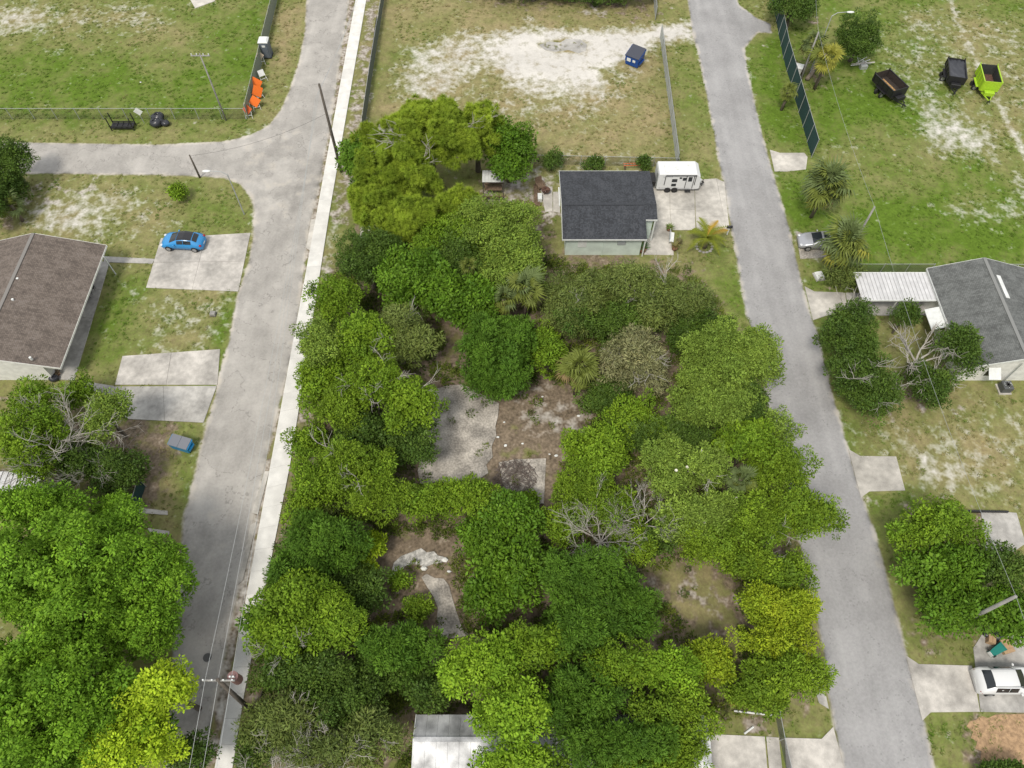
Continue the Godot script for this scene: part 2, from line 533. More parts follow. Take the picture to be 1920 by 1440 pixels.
const SAND := [
	# lot with the blue dumpster
	[1.5, 1.0, [-3.99, -85.26, 1.68, -87.46, 10.08, -87.13, 16.17, -87.46, 23.12, -89.15, 22.62, -85.26, 18.24, -84.72, 14.98, -81.54, 11.52, -78.46, 11.92, -75.01, 7.99, -71.7, 3.08, -72.17, -0.63, -75.99, -1.3, -80.5, -6.53, -82.06]],
	[2, 0.62, [-12.53, -83.65, -6.71, -86.91, -1.34, -86.91, -2.58, -79.48, -6.29, -75.5, -8.06, -73.1, -12.43, -73.58, -14, -77.46]],
	[3, 0.36, [0, -76.48, 11.95, -75.5, 13.76, -74.53, 8.46, -68.96, 2.43, -69.86, -7.86, -68.96, -11.19, -73.58]],
	[1.5, 0.36, [10.3, -79.48, 17.75, -83.11, 17.7, -79.48, 11.88, -74.53]],
	[1.0, 0.55, [1.7, -89.72, 2.74, -90.29, 3.04, -88.02, 1.68, -87.46]],
	[1.0, 0.55, [9.32, -92.03, 11.76, -92.39, 12.01, -90.87, 9.59, -90.52]],
	[0.6, 0.2, [3.45, -84.5, 6.67, -85.59, 9.28, -84.5, 8.19, -82.58, 4.6, -83.01]],
	# upper left field
	[3, 0.42, [-68.84, -91.45, -60.97, -92.62, -48.19, -91.45, -44.05, -88.58, -51.19, -87.46, -57.75, -86.91, -64.07, -85.81]],
	[2, 0.6, [-68.63, -90.87, -61.47, -92.03, -60.32, -88.58, -64.46, -86.91]],
	[2, 0.5, [-51.95, -93.81, -49.35, -93.21, -44.87, -89.15, -46.62, -88.02]],
	[1.0, 0.4, [-58.02, -83.65, -55.97, -83.43, -55.21, -82.06, -57.24, -82.27]],
	[0.8, 0.5, [-43.44, -96.23, -38.14, -96.23, -38.85, -92.86, -41.07, -91.92]],
	# corner lot under the side street
	[3, 0.4, [-53.7, -60.06, -40.45, -59.66, -36.46, -57.3, -39.18, -52.8, -48.98, -52.8, -51.64, -55.77]],
	[2, 0.58, [-49.98, -55.77, -45.91, -58.86, -40.95, -57.3, -40.82, -52.8, -46.26, -52.8]],
	[1.5, 0.3, [-42.2, -55.77, -34.98, -55.77, -34.29, -52.8, -40.41, -51.36]],
	[2, 0.3, [-38.02, -46.54, -27.34, -45.22, -27.59, -38.97, -32.86, -38.38]],
	[1.5, 0.36, [-32.42, -44.89, -27.79, -44.89, -27.83, -38.97, -32.16, -39.57]],
	# verge between street and sidewalk, and beside the lot
	[0.4, 0.62, [-21.27, -93.81, -20.43, -93.81, -20.32, -55.77, -20.26, -26.56, -20.22, -9.02, -20.22, -4.27, -20.88, -4.27, -21.06, -9.02, -20.96, -17.1, -20.74, -27.54, -20.14, -39.57, -20.89, -54.27, -20.62, -68.07]],
	[0.7, 0.42, [-19.03, -93.81, -17.15, -93.81, -16.69, -72.63, -16.49, -54.27, -17.59, -54.27, -17.53, -47.2, -18.66, -45.87, -18.99, -55.77, -19, -68.07]],
	[0.6, 0.38, [-18.93, -33.82, -16.97, -33.27, -16.65, -27.54, -18.37, -27.05, -18.74, -26.56]],
	[1.2, 0.42, [-29.62, -68.96, -26.36, -71.24, -25.71, -67.19, -31.43, -65.88]],
	[1.0, 0.44, [-27.04, -57.3, -26.06, -54.27, -25.64, -47.2, -26.21, -42.02, -26.44, -45.87, -26.8, -52.08]],
	[0.8, 0.42, [-26.27, -33.82, -25.5, -31.66, -26.1, -27.54, -26.27, -22.77, -26.58, -22.77, -26.66, -28.04]],
	# middle house yard
	[1.2, 0.5, [-1.73, -61.27, 5.24, -62.91, 4.95, -54.27, 3.3, -54.27, 2.82, -58.08, -0.56, -56.53, -5.05, -57.3]],
	[1.2, 0.3, [4.73, -65.45, 17.89, -64.17, 17.67, -62.25, 4.93, -62.25]],
	# clearing
	[1.5, 0.6, [1.41, -33.27, 6.07, -32.19, 5.92, -29.05, 3.23, -30.6, 0.93, -31.13]],
	[1.2, 0.3, [-0.95, -33.82, 1.91, -34.93, 4.73, -33.82, 1.88, -32.73]],
	[1.5, 0.34, [11.87, -16.68, 14.96, -18.36, 16.6, -15.46, 15.1, -13.49]],
	# right field
	[2.5, 0.55, [50.63, -90.29, 53.53, -90.87, 54.72, -81.54, 53.12, -78.46, 50.81, -81.54, 50.05, -85.81]],
	[2.5, 0.68, [46.45, -77.46, 49.48, -76.97, 51.02, -71.7, 54.11, -68.07, 53.53, -64.59, 49.41, -64.59, 46.72, -65.45, 47.07, -70.78]],
	[1.0, 0.75, [47.6, -72.63, 50.88, -71.24, 50.5, -68.07, 47.23, -67.19]],
	[0.5, 0.95, [56.98, -95.01, 57.54, -95.01, 57.11, -89.15, 57, -81.54, 57.05, -74.05, 56.92, -65.02, 56.17, -63.75, 56.26, -72.63, 56.38, -81.02, 56.46, -88.58]],
	[3.5, 0.36, [57.11, -89.15, 67.99, -89.15, 59.14, -65.45, 57.14, -69.86, 57.33, -81.54]],
	[3, 0.34, [45.66, -86.91, 56.1, -90.29, 53.79, -72.63, 48.9, -70.78, 44.42, -79.48]],
	[2.0, 0.5, [44.88, -57.3, 54.56, -57.69, 53.59, -55.02, 46.36, -54.87]],
	[1.5, 0.45, [52.68, -62.09, 55.56, -61.27, 54.42, -58.08, 52.42, -59.66]],
	[2, 0.3, [35.68, -66.31, 40.22, -65.45, 37.44, -63.75, 34.61, -64.17]],
	[0.6, 0.6, [28.92, -53.17, 29.53, -53.53, 31.86, -49.25, 28.74, -49.6]],
	[2.5, 0.36, [30.45, -30.6, 37.38, -32.19, 45.52, -32.73, 42.08, -23.23, 32.49, -24.63]],
	[1.5, 0.6, [34.95, -27.05, 37.64, -27.05, 37.47, -25.11, 34.83, -25.11]],
	[1.2, 0.3, [28.96, -45.54, 28.21, -39.57, 28.58, -28.54, 28.92, -28.04, 28.88, -33.82]],
	# bottom right
	[1.5, 0.3, [31.92, -7.62, 37.56, -7.62, 36.07, -3.63, 31.38, -3.63]],
	[0.5, 0.35, [22.84, -11.58, 23.11, -11.58, 22.63, -5.58, 22.53, -7.62]],
	[1.2, 0.42, [15, -7.45, 18.34, -7.27, 18.18, -6.42, 14.82, -6.25]],
	# edges of the right street
	[0.5, 0.42, [28.36, -91.45, 28.79, -83.11, 28.13, -65.02, 28.44, -53.53, 28.46, -40.79, 28.52, -28.29, 28.93, -20.96, 28.84, -11.39, 28.64, -11.39, 28.59, -20.96, 28.21, -28.29, 28.11, -40.79, 28, -53.53, 27.66, -65.02, 28.27, -83.11]],
	[0.5, 0.45, [22.76, -86.36, 22.87, -72.63, 22.74, -60.06, 22.46, -48.56, 22.58, -42.02, 22.88, -42.02, 22.72, -48.56, 23.08, -60.06, 23.31, -72.63, 23.3, -86.36]],
]
const DIRT := [
	[0.4, 0.98, [-21.27, -93.81, -20.43, -93.81, -20.32, -55.77, -20.26, -26.56, -20.22, -9.02, -20.22, -4.27, -20.88, -4.27, -21.06, -9.02, -20.96, -17.1, -20.74, -27.54, -20.14, -39.57, -20.89, -54.27, -20.62, -68.07]],
	# under the thicket
	[2, 0.75, [-17.61, -49.95, -14.22, -53.53, 4.83, -50.65, 17.97, -48.56, 21.77, -39.57, 22.8, -31.66, 23.46, -19.21, 22.64, -11.58, 20.35, -7.97, 13.9, -7.62, 0, -4.59, -9.41, -3.95, -19.18, -3.95, -18.94, -12.72, -18.22, -23.23, -17.99, -30.6, -19.27, -36.06, -18.48, -44.57]],
	[1, 0.6, [-6.58, -42.65, -4.03, -42.02, -3.4, -37.21, -5.81, -36.63]],
	[1, 0.95, [-0.95, -34.37, 4.3, -34.93, 6.54, -32.19, 5.47, -29.05, 3.58, -27.05, 1.85, -31.13, -1.38, -30.6]],
	[1, 0.85, [-10.97, -20.08, -5.08, -20.52, -4.54, -17.51, -6.34, -13.1, -8.19, -16.68, -10.31, -17.51]],
	[1.5, 0.4, [9.98, -18.36, 15.5, -19.21, 17.22, -14.27, 16.06, -11.96, 12.77, -13.88]],
	[1.5, 0.7, [-17.56, -61.27, -11.22, -57.3, -13.06, -52.8, -16.41, -53.53]],
	[1.5, 0.5, [-5.18, -61.27, 5.21, -62.09, 5.39, -51.36, 3.22, -50.65, -3.28, -53.53]],
	[1, 0.6, [5.35, -50.3, 12.28, -50.09, 12.15, -48.56, 5.28, -48.56]],
	[2, 0.5, [-46.25, -36.06, -40.2, -35.21, -33.79, -32.73, -30.45, -30.6, -30.25, -22.77, -33.1, -23.69, -41.48, -22.77]],
	[1.5, 0.75, [-33.82, -31.13, -29.07, -30.6, -28.54, -24.63, -30.68, -22.77, -31.87, -25.59]],
	[2, 0.4, [-52.7, -60.46, -43.42, -60.06, -45.44, -57.3, -51.12, -54.27]],
	[2, 0.6, [-54.99, -60.46, -52.42, -59.66, -50.86, -53.53, -52.24, -52.8]],
	[2.5, 0.5, [-8.48, -96.23, 19.78, -96.23, 18.81, -90.29, 14.91, -88.58, 8.26, -91.45, 0, -91.45]],
	[1.5, 0.5, [36.94, -90.29, 40.79, -89.15, 38.28, -86.91, 36.26, -86.91]],
	[1.5, 0.45, [34.08, -82.58, 41.13, -84.72, 37.95, -76.48, 33.96, -75.5]],
	[1, 0.9, [32.19, -7.27, 37.69, -7.97, 36.07, -3.63, 31.74, -3.63]],
	[1, 0.6, [31.55, -7.62, 32.56, -7.27, 31.95, -4.27, 30.5, -4.27]],
	[1.5, 0.45, [32.76, -36.06, 40.46, -36.06, 39.42, -32.73, 34.29, -31.13, 31.64, -31.66]],
	[1, 0.5, [29.55, -45.87, 34.13, -45.54, 32.86, -44.57, 30.44, -45.22]],
	[1.5, 0.6, [31.67, -23.23, 38.18, -23.23, 40.21, -19.21, 37.75, -12.33, 29.88, -12.33]],
	[1, 0.55, [14.3, -7.79, 18.78, -7.62, 18.86, -6.08, 14.05, -6.08]],
	[0.6, 0.5, [-19.03, -93.81, -17.15, -93.81, -16.69, -72.63, -16.49, -54.27, -17.59, -54.27, -18.8, -54.27, -19, -68.07]],
	[0.5, 0.5, [-20.26, -26.31, -18.6, -27.05, -18.77, -32.73, -17.36, -32.73, -17.71, -25.59, -18.47, -7.97, -18.88, -4.27, -19.03, -4.27, -19.12, -9.02]],
]
const ROAD := [
	[0.5, 0.9, [-27.7, -101.26, -26.05, -86.91, -25.9, -80.5, -26.18, -75.99, -26.63, -72.17, -27.58, -69.41, -29.38, -67.63, -31.6, -66.75, -39.2, -66.14, -53.87, -66.49, -64.5, -67.01, -62.35, -61.68, -51.96, -61.68, -38.04, -61.43, -31.04, -61.02, -28.85, -60.06, -27.29, -58.08, -26.61, -56.15, -26.36, -53.53, -26.16, -48.56, -26.47, -45.22, -26.23, -39.57, -26.4, -36.06, -26.27, -33.82, -26.41, -31.13, -26.43, -28.04, -26.36, -22.77, -25.96, -20.08, -25.32, -14.66, -24.45, -9.02, -23.49, -2.37, -21, -2.37, -21.06, -9.02, -20.96, -17.1, -20.74, -27.54, -20.14, -39.57, -20.89, -54.27, -20.62, -68.07, -21.27, -93.81, -21.46, -101.26]],
	[0.5, 0.95, [23.2, -101.26, 23.01, -93.81, 22.76, -86.36, 22.94, -82.58, 22.87, -72.63, 22.7, -62.91, 22.74, -60.06, 22.53, -53.53, 22.46, -48.56, 22.28, -42.65, 22.66, -38.97, 22.57, -31.66, 22.83, -19.21, 22.92, -11.96, 22.62, -9.38, 22.57, -6.93, 22.6, -2.37, 28.66, -2.37, 28.84, -7.62, 28.84, -11.39, 28.93, -14.66, 28.93, -20.96, 28.64, -24.16, 28.52, -28.29, 28.4, -33.82, 28.46, -40.79, 28.23, -43.28, 28.26, -47.2, 28.44, -53.53, 28.21, -61.27, 28.13, -65.02, 28.11, -68.96, 28.33, -79.48, 28.68, -83.65, 30.89, -86.91, 32.59, -86.69, 32.87, -88.58, 31.37, -89.72, 29.44, -92.62, 29, -101.26]],
	[1.0, 0.74, [-31.52, -66.31, -24.32, -69.86, -20.73, -61.27, -21.44, -54.27, -26.25, -53.53, -27.29, -58.08, -28.85, -60.06]],
	[0.8, 0.72, [-26.36, -22.77, -23.33, -22.77, -23.1, -17.51, -25.58, -17.51]],
]


func make_materials():
	var t1 := stain_tex(512, 40, 0.62, 1.1, 0.008, 0.05, 0.3)
	var t2 := stain_tex(512, 60, 0.86, 1.04, 0.012, 0.2, 0.35)
	M.t1 = t1
	M.t2 = t2
	M.walk = grainy(0.72, 0.71, 0.68, t2, 0.07, 0.9)
	M.concrete = grainy(0.6, 0.57, 0.53, t1, 0.06, 0.9)
	M.concrete_pale = grainy(0.62, 0.59, 0.54, t1, 0.05, 0.9)
	M.concrete_grey = grainy(0.5, 0.485, 0.46, t1, 0.07, 0.92)
	M.concrete_old = grainy(0.58, 0.535, 0.475, stain_tex(512, 77, 0.42, 1.15, 0.012, 0.12, 0.4), 0.07, 0.95)
	M.concrete_chalk = grainy(0.68, 0.66, 0.62, stain_tex(512, 78, 0.4, 1.2, 0.02, 0.15, 0.5), 0.2, 0.95)
	M.white = grainy(0.76, 0.78, 0.77, t2, 0.3, 0.55)
	M.white_wall = grainy(0.8, 0.8, 0.77, t2, 0.2, 0.8)
	M.black = plain(0.015, 0.015, 0.017, 0.5)
	M.rubber = plain(0.02, 0.02, 0.02, 0.85)
	M.steel = plain(0.42, 0.43, 0.44, 0.45, 0.7)
	M.galv = plain(0.4, 0.42, 0.42, 0.6, 0.3)
	M.pole = grainy(0.14, 0.12, 0.1, t1, 0.6, 0.9)
	M.pole_grey = grainy(0.38, 0.37, 0.35, t1, 0.6, 0.9)
	M.glass = plain(0.02, 0.025, 0.03, 0.08)
	M.ribbed2 = grainy(0.62, 0.62, 0.63, t2, 0.15, 0.5)
	M.lime = grainy(0.38, 0.6, 0.03, t2, 0.6, 0.5)
	M.rust = grainy(0.16, 0.085, 0.06, t1, 0.6, 0.9)
	M.bark_log = grainy(0.3, 0.25, 0.2, t1, 0.8, 0.95)

# a paved area with its slabs as parts, raised a little above the ground
func paved(called: String, label: String, pieces: Array, mat: Material, top := 0.06, mats := []):
	var o := Node3D.new()
	o.name = numbered(called)
	add_child(o)
	o.set_meta("kind", "structure")
	o.set_meta("label", label)
	for i in pieces.size():
		covered.append(flat(pieces[i]))
		part("slab", MB.new().slab(shrunk(pieces[i], 0.012), 0.0, top - 0.004 * (i % 3)), mats[i] if mats else mat, o)
	return o

func shrunk(a: Array, by: float) -> Array:
	var r := Geometry2D.offset_polygon(flat(a), -by, Geometry2D.JOIN_MITER)
	if r.is_empty():
		return a
	var o := []
	for p in r[0]:
		o.append(p.x)
		o.append(p.y)
	return o

# cut a four-cornered area (a b c d, x z pairs) into nu by nv slabs
func grid(q: Array, nu: int, nv: int) -> Array:
	var p := flat(q)
	var out := []
	for j in nv:
		for i in nu:
			var r := []
			for k in [[i, j], [i + 1, j], [i + 1, j + 1], [i, j + 1]]:
				var u := float(k[0]) / nu
				var v := float(k[1]) / nv
				var w := p[0].lerp(p[1], u).lerp(p[3].lerp(p[2], u), v)
				r.append(w.x)
				r.append(w.y)
			out.append(r)
	return out

func lay_paving():
	var west := struct("street_west", mapped([-27.7, -101.26, -26.05, -86.91, -25.9, -80.5, -26.18, -75.99, -26.63, -72.17, -27.58, -69.41, -29.38, -67.63, -31.6, -66.75, -39.2, -66.14, -53.87, -66.49, -64.5, -67.01, -62.35, -61.68, -51.96, -61.68, -38.04, -61.43, -31.04, -61.02, -28.85, -60.06, -27.29, -58.08, -26.61, -56.15, -26.36, -53.53, -26.16, -48.56, -26.47, -45.22, -26.23, -39.57, -26.4, -36.06, -26.27, -33.82, -26.41, -31.13, -26.43, -28.04, -26.36, -22.77, -25.96, -20.08, -25.32, -14.66, -24.45, -9.02, -23.49, -2.37, -21, -2.37, -21.06, -9.02, -20.96, -17.1, -20.74, -27.54, -20.14, -39.57, -20.89, -54.27, -20.62, -68.07, -21.27, -93.81, -21.46, -101.26], -0.1, 0.02), M.road, "worn grey asphalt street with a side street joining from the left")
	var east := struct("street_east", mapped([23.2, -101.26, 23.01, -93.81, 22.76, -86.36, 22.94, -82.58, 22.87, -72.63, 22.7, -62.91, 22.74, -60.06, 22.53, -53.53, 22.46, -48.56, 22.28, -42.65, 22.66, -38.97, 22.57, -31.66, 22.83, -19.21, 22.92, -11.96, 22.62, -9.38, 22.57, -6.93, 22.6, -2.37, 28.66, -2.37, 28.84, -7.62, 28.84, -11.39, 28.93, -14.66, 28.93, -20.96, 28.64, -24.16, 28.52, -28.29, 28.4, -33.82, 28.46, -40.79, 28.23, -43.28, 28.26, -47.2, 28.44, -53.53, 28.21, -61.27, 28.13, -65.02, 28.11, -68.96, 28.33, -79.48, 28.68, -83.65, 30.89, -86.91, 32.59, -86.69, 32.87, -88.58, 31.37, -89.72, 29.44, -92.62, 29, -101.26], -0.1, 0.02), M.road, "smooth grey asphalt street on the right of the overgrown lot")
	# sidewalk, slab by slab
	var walk := Node3D.new()
	walk.name = "sidewalk"
	add_child(walk)
	walk.set_meta("kind", "structure")
	walk.set_meta("label", "pale new concrete sidewalk along the left street")
	var L := flat([-20.46, -99.98, -20.43, -93.81, -20.32, -55.77, -20.26, -26.56, -20.22, -9.02, -20.22, -2.37])
	var R := flat([-19.02, -99.98, -19.03, -93.81, -18.99, -55.77, -18.6, -27.05, -19.08, -9.02, -18.97, -2.37])
	var tones := [M.walk, grainy(0.69, 0.68, 0.65, M.t2, 0.1, 0.9), grainy(0.74, 0.73, 0.7, M.t2, 0.13, 0.9)]
	for i in L.size() - 1:
		var len_ := L[i].distance_to(L[i + 1])
		var n := maxi(1, int(round(len_ / 1.8)))
		var q := [L[i].x, L[i].y, R[i].x, R[i].y, R[i + 1].x, R[i + 1].y, L[i + 1].x, L[i + 1].y]
		for piece in grid(q, 1, n):
			part("slab", MB.new().slab(shrunk(piece, 0.006), -0.05, 0.1), tones[rng.randi() % 3], walk)
	for a in [[-20.75, -54.87, -20.31, -54.87, -20.32, -50.65, -20.75, -51], [-20.63, -26.36, -20.27, -26.36, -20.53, -22.54, -21.07, -22.67], [-20.97, -21.63, -20.51, -21.95, -20.73, -17.18, -21.06, -16.77]]:
		var o := struct("sidewalk_apron", MB.new().slab(a, 0.0, 0.07), M.concrete_pale, "")
		o.set_meta("label", "pale concrete ramp between street and sidewalk")
	# left side
	paved("driveway", "broad pale driveway under the blue car", grid([-35.68, -52.29, -26.71, -53.02, -26.5, -45.41, -35.56, -45.87], 2, 2), M.concrete)
	paved("driveway", "grey cracked driveway above the blue bin", grid([-35.67, -37.91, -26.88, -38.68, -26.34, -34.82, -35.5, -34.82], 2, 1) + grid([-35.93, -34.65, -26.36, -34.71, -26.75, -30.97, -33.6, -31.34], 2, 1), M.concrete_grey, 0.06, [M.concrete, M.concrete, M.concrete_grey, M.concrete_grey])
	paved("path", "narrow concrete path from the brown house to the driveway", [[-40.8, -49.88, -35.59, -49.53, -35.7, -48.91, -40.58, -49.11]], M.concrete_grey)
	paved("path", "narrow concrete path joining the cracked driveway", [[-38.38, -35.21, -35.56, -34.71, -35.14, -33.54, -36.2, -33.76, -38, -34.26]], M.concrete_grey, 0.05)
	paved("path", "concrete strip along the front of the brown house", grid([-41.67, -49.39, -39.98, -49.04, -39.26, -35.27, -40.83, -35.38], 1, 4), M.concrete_grey, 0.08)
	paved("path", "two worn concrete wheel strips beside the left street", [[-33.25, -23.46, -27.89, -22.86, -27.81, -22.49, -33.04, -22.86], [-29.17, -21.41, -27.35, -21.14, -27.28, -20.83, -28.99, -21.05]], M.concrete, 0.05)
	paved("sand_pad", "pale concrete corner at the top of the left field", [[-43.44, -96.23, -38.14, -96.23, -38.83, -93.45, -41, -91.92]], M.concrete_pale, 0.05)
	# middle house
	paved("driveway", "pale slab driveway with the white travel trailer on it", [
		[15.12, -60.46, 16.95, -60.46, 16.5, -56.3, 14.82, -56.3], [16.95, -60.46, 19.59, -60.46, 19.11, -56.3, 16.5, -56.3], [19.61, -60.62, 22, -60.86, 21.98, -55.32, 19.04, -55.32],
		[14.82, -56.3, 16.5, -56.3, 16.34, -53.39, 14.53, -53.39], [16.5, -56.3, 19.11, -56.3, 18.8, -53.39, 16.34, -53.39], [19.04, -55.32, 21.98, -55.32, 21.95, -53.31, 18.9, -53.31], [22, -60.86, 22.77, -60.3, 22.28, -53.31, 21.95, -53.31]], M.concrete_pale)
	paved("patio", "concrete patio beside the green house front door", [[13.61, -53.39, 16.34, -53.39, 16.37, -51.72, 16.17, -50.02, 13.19, -50.09]], M.concrete_pale, 0.055)
	paved("patio", "small paved patio with rubbish behind the green house", [[3.02, -59.5, 4.33, -59.66, 4.23, -56, 3.45, -55.92], [4.36, -58.86, 5.21, -58.86, 5, -55.77, 4.28, -56]], M.concrete, 0.05)
	# right side
	paved("driveway", "short pale concrete apron at the end of the green fence", [[28.55, -65.36, 29.58, -64.85, 32.29, -64.85, 32.5, -64.17, 31.93, -62.25, 29.78, -61.92, 28.45, -61.92]], M.concrete_pale, 0.05)
	paved("driveway", "worn sandy parking strip under the silver car", [[29.04, -53.24, 29.54, -53.02, 32.68, -51.72, 32.25, -49.81, 28.73, -49.53]], M.concrete_old, 0.05)
	paved("driveway", "concrete driveway running under the metal carport", [[28.45, -46.07, 29.29, -45.41, 32.21, -45.28, 31.87, -42.52, 29.85, -42.52, 28.41, -41.96], [32.26, -45.28, 40.46, -45.09, 40.06, -42.52, 31.92, -42.52]], M.concrete, 0.06, [M.concrete_pale, M.concrete_grey])
	paved("driveway", "short pale concrete apron facing the thicket", [[28.56, -28.44, 29.4, -27.79, 32.45, -27.74, 32.36, -24.63, 29.39, -24.54, 28.55, -23.97]], M.concrete_pale, 0.05)
	paved("driveway", "concrete driveway under the white car", [[28.82, -11.62, 29.59, -11.02, 33.43, -10.91, 33, -7.79, 29.52, -7.76, 28.76, -7.21], [33.91, -12.14, 34.85, -13.1, 40.79, -13.1, 38.71, -7.69, 33.03, -7.79]], M.concrete, 0.06, [M.concrete, M.concrete_grey])
	paved("concrete_pad", "bare grey concrete pad behind the right hand trees", [[37.98, -22.9, 40.8, -22.67, 40.6, -20.08, 39.45, -19.43, 37.14, -19.43]], M.concrete_grey, 0.1)
	# bottom
	paved("driveway", "stained concrete driveway at the bottom by the right street", [[18.88, -6.15, 21.45, -6.08, 22.44, -6.86, 22.65, -3.31, 18.55, -3.31], [17.63, -6.22, 18.51, -6.15, 18.33, -3.31, 17.4, -3.31], [13.58, -6.39, 17.55, -6.22, 17.29, -3.31, 13.01, -3.31]], M.concrete, 0.06)
	paved("road_shoulder", "small paved edge strip under the yellow tree", [[21.53, -10.54, 22.36, -10.84, 22.39, -7.97, 21.76, -8.39]], M.concrete_grey, 0.05)
	struct("bare_soil", MB.new().slab([31.76, -6.86, 32.09, -7.21, 32.56, -7.27, 32.95, -7.55, 33.43, -7.41, 34.03, -7.62, 38.72, -7.72, 37.03, -3.31, 32.43, -3.31, 32.48, -3.88, 32.1, -4.08, 32.4, -4.53, 32.05, -4.79, 32.3, -5.32, 31.9, -5.45, 32.2, -5.92, 31.82, -6.12, 32.1, -6.52], -0.05, 0.025), grainy(0.5, 0.33, 0.19, stain_tex(512, 120, 0.55, 1.15, 0.02, 0.15, 0.5), 0.25, 0.95), "orange tan bare soil at the lower right corner")
	struct("worn_patch", MB.new().slab([3.31, -84.29, 4.65, -84.94, 5.97, -84.72, 6.79, -85.48, 8.52, -85.37, 9.33, -84.29, 9.07, -83.11, 8.19, -82.58, 6.97, -83.22, 5.25, -82.9, 4.08, -83.22], -0.05, 0.012), M.concrete_grey, "worn grey hard patch in the white sand")
	# old slabs in the lot
	paved("old_slab", "large weathered concrete slab in the clearing", [[-7.03, -34.26, -5.82, -34.71, -4.39, -34.82, -2.84, -33.93, -1.13, -32.89, -1.21, -31.55, -1.43, -30.6, -1.33, -29.67, -1.73, -28.65, -1.62, -27.64, -2.15, -26.95, -1.96, -26.17, -2.66, -25.68, -3.89, -25.49, -4.85, -25.2, -6.27, -25.35, -7.59, -25.15, -7.89, -26.36, -7.73, -27.44, -8.01, -28.24, -7.59, -29.56, -7.59, -31.02, -7.21, -32.51]], M.concrete_old, 0.12)
	paved("old_slab", "small cracked concrete slab under the brush pile", [[-1.12, -27.15, 0.22, -27.44, 2.88, -27.54, 2.61, -23.46, 1.08, -23.23, -0.43, -23.46]], M.concrete_old, 0.1)
	paved("old_slab", "broken white concrete slab in the lower clearing", [[-9.37, -17.6, -9.24, -18.53, -8.7, -19.08, -8.05, -19.34, -7.15, -19.73, -6.71, -19.38, -6.13, -19.47, -5.78, -19.12, -5.35, -19.04, -5.49, -18.53, -6.16, -18.44, -6.64, -18.23, -7.65, -18.44, -8.31, -18.27, -8.6, -17.76, -9.02, -17.85]], M.concrete_chalk, 0.08)
	paved("old_slab", "long grey concrete remnant beside the tall bushes", [[-7, -17.39, -6.61, -17.68, -5.97, -17.35, -5.27, -17.3, -4.83, -16.77, -4.55, -15.87, -4.14, -14.66, -3.74, -13.64, -3.17, -13.02, -4.35, -12.83, -5.3, -12.95, -5.64, -14.07, -5.61, -15.06, -6.02, -15.95, -6.55, -16.68]], M.concrete_old, 0.08)
	paved("concrete_pad", "round dark concrete pad beside the big pine", [[-15.23, -68.96, -14.91, -70.05, -13.11, -70.41, -12.16, -69.86, -12.02, -68.07, -14.35, -67.19]], M.concrete_grey, 0.06)
	paved("concrete_pad", "small concrete pad at the lot corner beside the sidewalk", [[-15.54, -54.12, -14.4, -54.27, -14.66, -52.44, -15.5, -52.22]], M.concrete, 0.05)


# one roof plane a b (eave) c d (ridge), t thick, courses running along the eave
func slope(a: Vector3, b: Vector3, c: Vector3, d: Vector3, t: float) -> MB:
	var mb := MB.new()
	mb.ux = (b - a).normalized() * 0.125
	mb.uy = (d - a).normalized() * 0.125
	var dn := Vector3(0, -t, 0)
	var mid := (a + b + c + d) / 4.0 + dn * 0.5
	mb.oquad(a, b, c, d, mid)
	mb.oquad(a + dn, b + dn, c + dn, d + dn, mid)
	mb.oquad(a, b, b + dn, a + dn, mid)
	mb.oquad(b, c, c + dn, b + dn, mid)
	mb.oquad(c, d, d + dn, c + dn, mid)
	mb.oquad(d, a, a + dn, d + dn, mid)
	return mb

